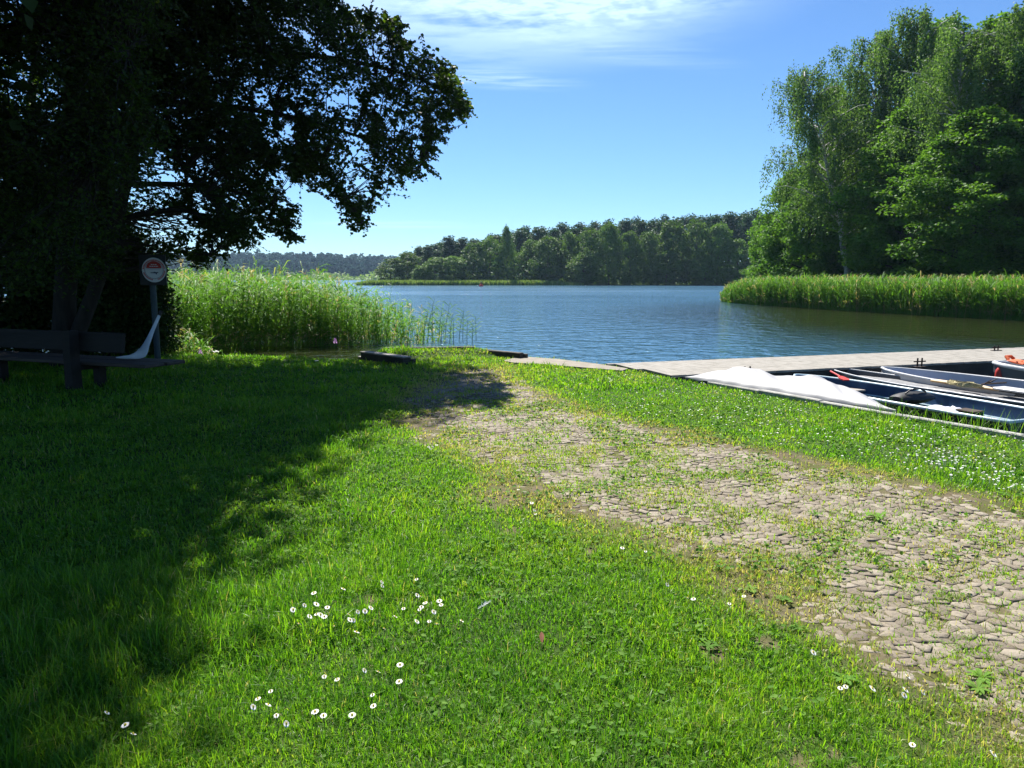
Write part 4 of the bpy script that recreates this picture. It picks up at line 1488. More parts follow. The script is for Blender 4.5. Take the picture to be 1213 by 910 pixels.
def build_kerb():
    p0, p1 = np.array(g2(840, 456)), np.array(g2(1060, 495.5))
    p2 = np.array(g2(1213, 521.5)); p3 = p2 + (p2 - p1) * 0.9
    pts = [p0, p1, p2, p3]
    t = thing('kerb', 'narrow pale concrete kerb between the daisy lawn and the moored boats', 'kerb', (p1[0], p1[1], 0.0))
    m = MB()
    rr = np.random.default_rng(4)
    for a, b in zip(pts[:-1], pts[1:]):
        L = np.linalg.norm(b - a); k = max(1, int(L / 1.0)); rz = math.atan2(*(b - a)[::-1])
        for i in range(k):
            c = a + (b - a) * (i + .5) / k - p1
            m.box((c[0], c[1], -0.14 + rr.normal(0, .004)), (L / k - 0.008, 0.085, 0.40), rz + rr.normal(0, .006), bev=0.012)
    m.build('kerb_stones', M['concrete'], t)


build_kerb()


# ------------------------------------------------------------------ boats
def paint(name, c, rough=0.45, dirt=0.25):
    d = tuple(x * (1 - dirt) for x in c)
    return rough_mat(name, d, c, 7, rough, 0.12, 40)


M['navy'] = paint('navy_boat_paint', (0.018, 0.050, 0.115), 0.4, 0.35)
M['navyin'] = paint('blue_inner_paint', (0.022, 0.075, 0.17), 0.45, 0.4)
M['darkgreen'] = paint('dark_green_boat_paint', (0.012, 0.032, 0.030), 0.4)
M['palerim'] = paint('pale_blue_rim', (0.50, 0.66, 0.74), 0.4)
M['whitehull'] = paint('white_boat_paint', (0.52, 0.53, 0.55), 0.4, 0.12)
M['whitein'] = paint('lilac_white_inner', (0.50, 0.52, 0.60), 0.5, 0.12)
M['cream'] = paint('cream_inner', (0.70, 0.68, 0.60), 0.5)
M['greyhull'] = paint('grey_boat_paint', (0.10, 0.105, 0.11), 0.5)
M['slat'] = rough_mat('grey_floor_slats', (0.13, 0.13, 0.135), (0.25, 0.25, 0.26), 10, 0.7, 0.3, 40)
M['red'] = paint('red_plastic', (0.55, 0.045, 0.03), 0.4)
M['orange'] = paint('orange_fabric', (0.75, 0.13, 0.03), 0.7)
M['black'] = paint('black_rubber', (0.018, 0.017, 0.016), 0.55)
M['brown'] = paint('dark_brown_fabric', (0.05, 0.03, 0.02), 0.8)
M['straw'] = rough_mat('straw_rope', (0.30, 0.25, 0.12), (0.50, 0.44, 0.24), 20, 0.9, 0.3, 60)
M['tarp'] = rough_mat('white_tarpaulin', (0.27, 0.27, 0.285), (0.32, 0.32, 0.33), 3, 0.6, 0.15, 9, spec=0.35)
M['oar'] = rough_mat('varnished_oar', (0.30, 0.19, 0.08), (0.45, 0.30, 0.14), 9, 0.5)


def boat(name, label, bow, stern, zg, beam_, depth, hull, inner, rim, thwarts=(0.3, 0.62), stringer=None, slats=None, bowround=2.4, sheer=0.05, group='rowing boats moored side by side', rimw=0.022):
    bow = np.array(bow[:2]); stern = np.array(stern[:2])
    L = float(np.linalg.norm(bow - stern))
    d = (bow - stern) / L
    rz = math.atan2(-d[0], d[1])
    t = thing(name, label, 'boat', (stern[0], stern[1], zg), rz, group)
    n = 26
    ss = np.linspace(0, 1, n)

    def half(s):
        if s < 0.5:
            return beam_ / 2 * (0.86 + 0.14 * math.sin(PI * s))
        k = (s - 0.5) / 0.5
        return beam_ / 2 * max(0.0, 1 - k ** bowround) ** 0.75 + 0.03

    def top(s): return sheer * max(0, (s - 0.5) / 0.5) ** 2
    def keel(s): return -depth + (depth - 0.10) * max(0, (s - 0.72) / 0.28) ** 2 + 0.04 * (1 - s) ** 3
    out_r = []; in_r = []; gun = []
    for s in ss:
        w, zt, zk, y = half(s), top(s), keel(s), s * L
        out_r.append([(-w, y, zt), (-w * .97, y, zt * .6 + zk * .4), (-w * .80, y, zk), (w * .80, y, zk), (w * .97, y, zt * .6 + zk * .4), (w, y, zt)])
        wi = max(w - 0.025, 0.004); zf = zk + 0.07
        yi = min(max(y, 0.03), L - 0.05)
        in_r.append([(-wi, yi, zt + .001), (-wi * .97, yi, zt * .6 + zf * .4), (-wi * .80, yi, zf), (wi * .80, yi, zf), (wi * .97, yi, zt * .6 + zf * .4), (wi, yi, zt + .001)])
    m = MB(); m.loft(out_r, False); k = 6
    m.add(out_r[0], [(0, 1, 2, 3, 4, 5)]); m.add(out_r[-1], [(5, 4, 3, 2, 1, 0)])
    m.build('hull', hull, t, True)
    m = MB(); m.loft(in_r, False); m.add(in_r[0], [(0, 1, 2, 3, 4, 5)]); m.add(in_r[-1], [(5, 4, 3, 2, 1, 0)])
    m.build('interior', inner, t, True)
    m = MB()
    ring = [(-half(s), s * L, top(s) + .004) for s in ss] + [(half(s), s * L, top(s) + .004) for s in ss[::-1]]
    m.tube(ring, rimw, 8, closed=True)
    m.build('rim', rim, t, True)
    for s in thwarts:
        m = MB(); w = half(s) - 0.03
        m.box((0, s * L, -0.10), (2 * w, 0.24, 0.03), bev=0.008)
        m.build('thwart', inner if stringer is None else M['greytimber'], t)
    if stringer:
        for sg in (-1, 1):
            m = MB()
            m.tube([(sg * (half(s) * .985 - 0.045), s * L, -0.17 + top(s) * .5) for s in np.linspace(0.02, 0.86, 16)], 0.016, 6)
            m.build('stringer', stringer, t, True)
    if slats:
        w = half(0.45) - 0.05
        k = 7
        for i in range(k):
            m = MB()
            xs = -w + 2 * w * (i + .5) / k
            m.box((xs, L * 0.46, -0.05), (2 * w / k - 0.02, L * 0.86, 0.022), bev=0.005)
            m.build('deck_slat', slats, t)
    return t


def stern_from_corner(bow, corner, hw):
    bow = np.array(bow[:2]); corner = np.array(corner[:2])
    s = corner.copy()
    for _ in range(6):
        d = (bow - s) / np.linalg.norm(bow - s)
        n = np.array([d[1], -d[0]])
        s = corner + n * hw
    return s


B2 = G(943, 447.5, -0.04)
ST2 = stern_from_corner(B2, G(1192, 501, -0.05), 0.56)
boat('rowing_boat', 'dark blue open boat with a pale blue rim beside the white covered boat', B2, ST2, -0.05, 1.22, 0.42, M['darkgreen'], M['navyin'], M['palerim'],
     (0.78,), M['palerim'])
AX = (ST2 - B2[:2]) / np.linalg.norm(ST2 - B2[:2])
NX = np.array([-AX[1], AX[0]])            # towards the right, away from the lawn
B3 = G(984, 439, -0.05)
boat('rowing_boat', 'narrow dark boat decked with grey slats between the blue boat and the white one', B3, B3[:2] + AX * 4.4, -0.05, 0.80, 0.40, M['greyhull'], M['greyhull'], M['whitehull'],
     (), None, M['slat'], rimw=0.014)
B4 = G(1043, 440, -0.03)
a4 = AX * math.cos(0.07) + NX * math.sin(0.07)
S4 = B4[:2] + a4 * 4.8 + NX * 0.35
boat('rowing_boat', 'white rowing boat with a pale lilac inside, third from the lawn among the open boats', B4 + np.array([*(NX * 0.05), 0]), S4, -0.02, 1.20, 0.46, M['whitehull'], M['whitein'], M['whitehull'], (0.30,), None)
B5 = G(1178, 433, 0.06)
boat('rowing_boat', 'white boat with a grey outside and round bow at the right edge, nearest the jetty', B5, B5[:2] + (AX * math.cos(0.25) + NX * math.sin(0.25)) * 4.6, 0.06, 1.5, 0.55, M['greyhull'], M['cream'], M['whitehull'], (0.3, 0.7), None, rimw=0.035)


def build_covered_boat():
    k0, k1 = np.array(g2(812, 451.5)), np.array(g2(1062, 493.5))
    L = float(np.linalg.norm(k1 - k0))
    u = (k1 - k0) / L
    v = np.array([-u[1], u[0]])
    if v[0] < 0: v = -v
    rr = np.random.default_rng(81)
    c0 = k0 + v * 0.48 + u * 0.15; c1 = k0 + v * 0.42 + u * (L * 0.86)
    boat('covered_boat', 'dark boat lying hidden under the white tarpaulin by the kerb', c0, c1, -0.10, 0.72, 0.36, M['darkgreen'], M['navyin'], M['greytimber'], (0.4,), None, rimw=0.02)
    n, k = 90, 34
    rows = []
    ridge = lambda s: np.interp(s, [0, .06, .16, .30, .42, .56, .70, .84, .94, 1], [0.02, 0.15, 0.25, 0.275, 0.25, 0.265, 0.235, 0.16, 0.09, 0.05])
    width = lambda s: np.interp(s, [0, .05, .14, .30, .60, .78, .90, 1], [0.16, 0.55, 0.86, 1.02, 0.92, 0.62, 0.34, 0.08])
    for i in range(n):
        s = i / (n - 1)
        w = width(s); r = ridge(s)
        ring = []
        for j in range(k):
            q = j / (k - 1)
            # near hem on the kerb, ridge line, far hem hanging over the far gunwale
            if q < 0.45:
                e = q / 0.45
                z = 0.072 + (r - 0.072) * (e ** 0.85) + 0.018 * math.sin(PI * e)
            else:
                e = (q - 0.45) / 0.55
                z = r + (-0.16 - r) * e ** 1.7
            f = 4 * q * (1 - q)
            # folds: pulled from the ridge props down to the hem
            z += 0.020 * f * (fbm(s * 5 + q * 2, q * 1.5 + 2, 2) - 0.5) * 2
            tent = lambda c, wd: max(0.0, 1 - abs(s - c) / wd)
            z += 0.04 * f * tent(0.57 - 0.16 * (0.45 - q), 0.06) ** 1.3
            z -= 0.045 * f * tent(0.46 - 0.45 * (q - .3), 0.07) * (q < 0.62)
            z += 0.028 * f * tent(0.34 - 0.6 * (q - .25), 0.05)
            z -= 0.025 * f * tent(0.24 - 0.5 * (q - .25), 0.05)
            z -= 0.020 * f * tent(0.76 - 0.35 * (q - .3), 0.04)
            p = k0 + u * (s * L) + v * (q * w - 0.02)
            hem = 0.012 * math.sin(s * 61) * (q == 0)
            if q == 0: z -= 0.03
            ring.append((p[0], p[1], z + hem))
        rows.append(ring)
    m = MB(); m.loft(rows, False)
    o = m.build('tarpaulin', M['tarp'], None, True)
    md = o.modifiers.new('thickness', 'SOLIDIFY'); md.thickness = 0.004
    md = o.modifiers.new('smooth', 'SUBSURF'); md.levels = 1; md.render_levels = 1
    tag(o, 'white creased tarpaulin stretched over the boat next to the daisy lawn', 'tarpaulin')


build_covered_boat()


def build_boat_gear():
    rr = np.random.default_rng(91)
    along = lambda b, a, n_, z: Vector((*(np.array(b[:2]) + AX * a + NX * n_), z))
    # blue boat: dark bag on a thwart, white cloth, dark box
    p = along(B2, 2.15, 0.05, -0.13)
    t = thing('seat_bag', 'dark padded bag with a carrying handle lying across the blue boat', 'bag', p, math.atan2(NX[1], NX[0]))
    m = MB()
    rings = []
    for s in np.linspace(0, 1, 9):
        w = 0.15 * (0.55 + 0.45 * math.sin(PI * min(1, s * 0.9 + .05)) ** .5); h = 0.085 * (0.5 + .5 * math.sin(PI * s) ** .4)
        rings.append([(-0.32 + 0.64 * s, w * math.cos(a), h * math.sin(a) + 0.07 + rr.normal(0, .004)) for a in np.linspace(0, 2 * PI, 12, endpoint=False)])
    m.loft(rings, True, True, True)
    m.build('body', M['black'], t, True)
    m = MB(); m.tube([(-0.2, -0.05, 0.15), (-0.1, -0.05, 0.2), (0.1, -0.04, 0.2), (0.2, -0.05, 0.15)], 0.012, 6); m.build('handle', M['black'], t, True)
    p = along(B2, 2.85, -0.22, -0.16)
    m = MB()
    g = 12
    rows = [[(-0.28 + .56 * i / (g - 1), -0.16 + .32 * j / (g - 1), 0.05 + 0.11 * fbm(i * .55, j * .55, 3) * math.sin(PI * i / (g - 1)) ** .4 * math.sin(PI * j / (g - 1)) ** .4) for j in range(g)] for i in range(g)]
    m.loft(rows, False)
    o = m.build('cloth', M['whitein'], None, True); o.location = p; o.rotation_euler = (0, 0, math.atan2(AX[1], AX[0]))
    tag(o, 'crumpled white cloth lying in the blue boat next to a dark box', 'cloth')
    p = along(B2, 3.15, -0.16, -0.22)
    t = thing('tackle_box', 'small dark box standing in the blue boat by the white cloth', 'box', p, math.atan2(AX[1], AX[0]))
    m = MB(); m.box((0, 0, 0.075), (0.24, 0.18, 0.15), bev=0.012); m.build('box_body', M['black'], t)
    m = MB(); m.box((0, 0, 0.163), (0.25, 0.19, 0.022), bev=0.008); m.build('lid', M['brown'], t)
    # red paddle laid from jetty to the blue boat
    a, b = G(984, 440, 0.05), G(1003, 450.5, 0.01)
    t = thing('paddle', 'red paddle lying over the bows between the blue boat and the slatted boat', 'paddle', tuple(a))
    d = Vector(b - a)
    m = MB(); m.tube([(0, 0, 0), tuple(d * 0.6)], 0.016, 8); m.build('shaft', M['red'], t, True)
    m = MB()
    sd_ = d.cross(Vector((0, 0, 1))).normalized()
    m.loft([[tuple(d * s + sd_ * w + Vector((0, 0, .008))), tuple(d * s - sd_ * w + Vector((0, 0, .008))), tuple(d * s - sd_ * w - Vector((0, 0, .008))), tuple(d * s + sd_ * w - Vector((0, 0, .008)))] for s, w in ((.55, .02), (.66, .05), (.9, .06), (1.0, .045))], True, True, True)
    m.build('blade', M['red'], t)
    # bundle of rope and poles on the slatted boat
    p = along(B3, 2.55, -0.02, 0.0)
    t = thing('rope_bundle', 'straw coloured rope bundle lying on the slatted boat', 'rope', p, math.atan2(AX[1], AX[0]))
    m = MB()
    pts = []
    for i in range(90):
        a_ = i * 0.42
        r_ = 0.10 + 0.03 * math.sin(i * 1.7)
        pts.append((math.cos(a_) * r_ * 2.0 + rr.normal(0, .012), math.sin(a_) * r_, 0.02 + 0.05 * i / 90 + rr.normal(0, .006)))
    m.tube(pts, 0.011, 5)
    m.build('coil', M['straw'], t, True)
    for k, (lab, n0) in enumerate((('wooden oar laid lengthwise on the slatted boat beside the rope bundle', 0.12), ('second wooden oar on the slatted boat, on the lilac boat side of the first', 0.22))):
        p = along(B3, 1.9, n0, 0.005)
        t = thing('oar', lab, 'oar', p, math.atan2(AX[1], AX[0]), 'oars on the slatted boat')
        m = MB(); m.tube([(0, 0, 0), (1.6, 0, 0.005)], 0.02, 8); m.build('shaft', M['oar'], t, True)
        m = MB(); m.box((1.85, 0, 0.006), (0.52, 0.12, 0.018), bev=0.006); m.build('blade', M['whitehull'], t)
    # white seat board across boat rims, rowlock on the white boat
    p = along(B3, 3.35, 0.18, 0.03)
    t = thing('seat_board', 'white rounded seat board lying over the rims of the slatted and white boats', 'board', p, math.atan2(AX[1], AX[0]))
    m = MB(); m.box((0, 0, 0), (0.85, 0.24, 0.04), bev=0.016); m.build('board', M['whitehull'], t)
    m = MB(); m.box((0, 0, -0.03), (0.7, 0.18, 0.02)); m.build('underside_batten', M['black'], t)
    p = along(B4, 2.2, -0.25, 0.0)
    t = thing('folding_anchor', 'small dark folding anchor on the rim of the white lilac boat', 'anchor', p, math.atan2(AX[1], AX[0]) + .3)
    m = MB(); m.tube([(-0.16, 0, 0.03), (0.16, 0, 0.09)], 0.012, 6); m.build('shank', M['iron'], t, True)
    for sg in (-1, 1):
        m = MB(); m.tube([(-0.15, 0, 0.03), (-0.08, sg * .09, 0.06), (0.0, sg * .13, 0.12)], [0.011, .011, .006], 6); m.build('fluke', M['iron'], t, True)
    # orange life jacket in the right boat, red fender at its bow
    q = G(1207, 431, 0.15)
    t = thing('life_jacket', 'orange life jacket heaped in the round bowed boat at the right edge', 'life jacket', tuple(q), 0.4); t.scale = (0.62,) * 3
    m = MB()
    for sx in (-0.1, 0.1):
        rings = []
        for s in np.linspace(0, 1, 7):
            h = 0.05 * (0.4 + .6 * math.sin(PI * s) ** .5)
            rings.append([(sx + 0.09 * math.cos(a_), -0.22 + .44 * s, 0.02 + h * math.sin(a_) + 0.06 * s) for a_ in np.linspace(0, 2 * PI, 10, endpoint=False)])
        m.loft(rings, True, True, True)
    m.build('vest', M['orange'], t, True)
    m = MB(); m.tube([(-0.12, 0.22, 0.1), (-0.1, 0.3, 0.17), (0.1, 0.3, 0.17), (0.12, 0.22, 0.1)], 0.045, 8); m.build('collar', M['orange'], t, True)
    m = MB(); m.box((0, -0.05, 0.075), (0.38, 0.035, 0.01)); m.build('strap', M['black'], t)
    q = G(1184, 447, -0.12)
    t = thing('fender', 'red fender hanging at the round bow of the right boat', 'fender', tuple(q))
    m = MB(); zs = np.linspace(-0.17, 0.17, 9)
    m.tube([(0, 0, z) for z in zs], [0.02 + 0.055 * math.sqrt(max(0, 1 - (z / .175) ** 4)) for z in zs], 12); m.build('body', M['red'], t, True)
    m = MB(); m.tube([(0, 0, .16), (0.02, 0.02, 0.26)], 0.008, 6); m.build('cord', M['whitehull'], t, True)


build_boat_gear()


# ------------------------------------------------------------------ bench, sign, paddle
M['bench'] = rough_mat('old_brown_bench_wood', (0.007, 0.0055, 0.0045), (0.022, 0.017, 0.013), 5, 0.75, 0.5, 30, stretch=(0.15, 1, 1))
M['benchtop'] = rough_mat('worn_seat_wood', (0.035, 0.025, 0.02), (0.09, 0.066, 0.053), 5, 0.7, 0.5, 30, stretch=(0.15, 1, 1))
M['post'] = rough_mat('dark_teal_post', (0.012, 0.03, 0.04), (0.025, 0.055, 0.07), 8, 0.5)
M['signblack'] = rough_mat('black_sign_board', (0.012, 0.012, 0.013), (0.022, 0.022, 0.024), 8, 0.5)
M['signwhite'] = rough_mat('white_sign_disc', (0.62, 0.63, 0.64), (0.72, 0.73, 0.74), 6, 0.5)
M['signred'] = rough_mat('red_sign_half', (0.45, 0.03, 0.02), (0.52, 0.04, 0.025), 6, 0.5)
M['signblue'] = rough_mat('dark_blue_sign_mark', (0.015, 0.025, 0.06), (0.02, 0.03, 0.08), 6, 0.5)
M['palegrey'] = rough_mat('pale_grey_plastic', (0.45, 0.50, 0.55), (0.58, 0.63, 0.68), 6, 0.45)


def build_bench():
    rz = math.radians(-21)
    base = (-6.2, 10.5)
    t = thing('park_bench', 'dark wooden bench in the shade of the alders, seen from behind', 'bench', (*base, 0.0), rz)
    x0, x1 = -2.9, 0.86
    for px_ in (0.0, -2.1):
        m = MB()
        prof = [(-0.09, -0.08), (0.07, -0.08), (0.06, 0.50), (0.075, 0.86), (-0.075, 0.86), (-0.08, 0.50)]
        m.prism([(x, z) for x, z in prof], -0.16, -0.01)
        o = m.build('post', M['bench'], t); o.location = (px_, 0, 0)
        m = MB(); m.box((px_, 0.34, 0.16), (0.12, 0.12, 0.44), bev=0.01); m.box((px_, 0.34, 0.325), (0.10, 0.72, 0.07), bev=0.01)
        m.build('seat_support', M['bench'], t)
    m = MB()
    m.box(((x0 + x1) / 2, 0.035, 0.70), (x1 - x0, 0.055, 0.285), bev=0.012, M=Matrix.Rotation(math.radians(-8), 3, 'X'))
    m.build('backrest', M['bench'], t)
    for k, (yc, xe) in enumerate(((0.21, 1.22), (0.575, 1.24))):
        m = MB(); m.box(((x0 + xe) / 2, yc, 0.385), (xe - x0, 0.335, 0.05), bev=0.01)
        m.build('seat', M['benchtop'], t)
    # pale curved paddle left on the bench end
    p = [D(138, 424.5, 10.75), D(156, 423.5, 10.75), D(168, 419, 10.78), D(174, 408, 10.8), D(181, 392, 10.85), D(189.5, 373, 10.9)]
    z0 = p[0][2]
    t2 = thing('paddle', 'pale grey curved paddle with a dark tip left on the bench end', 'paddle', (p[0][0], p[0][1], 0.415))
    q = [Vector(a - p[0]) + Vector((0, 0, 0.03)) for a in p]
    ws = [0.010, 0.035, 0.075, 0.045, 0.028, 0.022]
    fine = []; fw = []
    for i in range(len(q) - 1):
        for u in np.linspace(0, 1, 5, endpoint=(i == len(q) - 2)):
            a = q[max(i - 1, 0)]; b = q[i]; c = q[i + 1]; d = q[min(i + 2, len(q) - 1)]
            fine.append(0.5 * ((2 * b) + (c - a) * u + (2 * a - 5 * b + 4 * c - d) * u * u + (3 * b - a - 3 * c + d) * u ** 3))
            fw.append(ws[i] + (ws[i + 1] - ws[i]) * u)
    rings = []
    for i, a in enumerate(fine):
        tg = (fine[min(i + 1, len(fine) - 1)] - fine[max(i - 1, 0)]).normalized()
        side = tg.cross(Vector((0, 1, 0))).normalized(); up = Vector((0, 1, 0))
        rings.append([tuple(a + side * fw[i] * math.cos(an) + up * 0.018 * math.sin(an)) for an in np.linspace(0, 2 * PI, 12, endpoint=False)])
    m = MB(); m.loft(rings, True, True, True); m.build('blade_and_shaft', M['palegrey'], t2, True)
    m = MB(); e = fine[-1]; dd = (fine[-1] - fine[-2]).normalized()
    m.tube([tuple(e - dd * .02), tuple(e + dd * 0.05)], 0.032, 10); m.build('tip', M['black'], t2, True)


build_bench()


def build_sign():
    y = 13.2
    c = D(181.5, 320, y)
    x, zc = c[0], c[2]
    t = thing('notice_sign', 'black notice board with a round white and red emblem on a dark post', 'sign', (x, y, 0.0), math.radians(14))
    m = MB(); m.tube([(-0.035, 0.05, -0.3), (-0.035, 0.05, zc + 0.22)], 0.052, 14); m.build('post', M['post'], t, True)
    m = MB(); m.box((0, -0.02, zc), (0.43, 0.035, 0.53), bev=0.006); m.build('board', M['signblack'], t)

    def disc(r0, r1, a0, a1, yy, n=40, cx=0.022, cz=0.0, sx=1.0):
        vs = []; fs = []
        for i in range(n + 1):
            a = a0 + (a1 - a0) * i / n
            for r in (r0, r1):
                vs.append((cx + r * math.cos(a) * sx, yy, zc + cz + r * math.sin(a)))
        for i in range(n):
            fs.append((2 * i, 2 * i + 1, 2 * i + 3, 2 * i + 2))
        return vs, fs
    m = MB()
    n = 40
    ring = [[(0.022 + 0.195 * math.cos(a), yy, zc + 0.215 * math.sin(a)) for a in np.linspace(0, 2 * PI, n, endpoint=False)] for yy in (-0.036, -0.044)]
    m.loft(ring, True, True, True)
    e = m.build('emblem_disc', M['signwhite'], t)
    m = MB(); m.add(*disc(0.146, 0.152, 0, 2 * PI, -0.0465)); m.build('inner_ring', M['signblue'], e)
    m = MB()
    vs, fs = disc(0.0, 0.125, 0.02, PI - 0.02, -0.0468, cz=0.03)
    m.add(vs, fs); m.build('red_half', M['signred'], e)
    m = MB()
    rr = np.random.default_rng(6)
    a = 0.15
    while a < PI * 2 - 0.1:      # small ring lettering, too small to read in the photo
        da = rr.uniform(0.05, 0.09)
        if not (PI * 0.96 < a < PI * 1.06 or PI * 1.42 < a < PI * 1.58):
            m.add(*disc(0.160, 0.184, a, a + da, -0.0472, 2))
        a += da + 0.035
    m.add(*disc(0.1595, 0.1615, 0, 2 * PI, -0.0470)); m.build('ring_lettering', M['signred'], e)
    m = MB()
    for zz, xs in ((0.095, [(-.045, -.02), (-.012, .008), (.016, .045)]), (0.065, [(-.07, -.045), (-.037, -.01), (-.002, .02), (.028, .07)])):
        for a_, b_ in xs:
            m.add([(0.022 + a_, -0.0476, zc + zz - .007), (0.022 + b_, -0.0476, zc + zz - .007), (0.022 + b_, -0.0476, zc + zz + .007), (0.022 + a_, -0.0476, zc + zz + .007)], [(0, 1, 2, 3)])
    m.build('panel_lettering', M['signwhite'], e)
    m = MB()
    pl = [(-.062, -.048), (-.05, -.055), (.02, -.058), (.028, -.075), (.042, -.078), (.044, -.056), (.066, -.05), (.068, -.036), (.03, -.038), (.0, -.03), (-.01, -.04), (-.055, -.04)]
    m.add([(0.022 + a_, -0.0474, zc + b_) for a_, b_ in pl], [tuple(range(len(pl)))])
    m.build('craft_symbol', M['signblue'], e)
    m = MB()
    m.add([(-0.10, -0.0475, zc + .017), (0.145, -0.0475, zc + .017), (0.145, -0.0475, zc + .022), (-0.10, -0.0475, zc + .022)], [(0, 1, 2, 3)])
    m.build('dividing_line', M['signblue'], e)


build_sign()


# ------------------------------------------------------------------ daisies, weeds, small things
M['petal'] = rough_mat('daisy_petal', (0.72, 0.71, 0.68), (0.82, 0.81, 0.79), 60, 0.6)
M['daisyeye'] = rough_mat('daisy_centre', (0.70, 0.50, 0.03), (0.85, 0.65, 0.08), 80, 0.8)
M['daisystem'] = rough_mat('daisy_stem', (0.06, 0.12, 0.02), (0.10, 0.17, 0.03), 30, 0.7)
M['purple'] = rough_mat('purple_petal', (0.30, 0.04, 0.42), (0.42, 0.08, 0.55), 40, 0.6)
M['deadleaf'] = rough_mat('dead_leaf', (0.10, 0.032, 0.014), (0.18, 0.07, 0.03), 40, 0.8)


def daisy_head(r, z, rr, np_=13, tilt=(0, 0), jit=0.12):
    V = []; F = []
    for i in range(np_):
        a = 2 * PI * i / np_ + rr.normal(0, .05)
        l = r * rr.uniform(1 - jit, 1.0)
        w = r * 0.24
        d = np.array([math.cos(a), math.sin(a), 0]); s = np.array([-d[1], d[0], 0])
        b = len(V)
        V += [d * r * .22 - s * w * .35, d * r * .22 + s * w * .35, d * l * .75 + s * w * .6 + [0, 0, .10 * r], d * l + [0, 0, .06 * r], d * l * .75 - s * w * .6 + [0, 0, .10 * r]]
        F.append((b, b + 1, b + 2, b + 3, b + 4))
    V = np.array(V)
    V[:, 2] += V[:, 0] * tilt[0] + V[:, 1] * tilt[1] + z
    return V, F


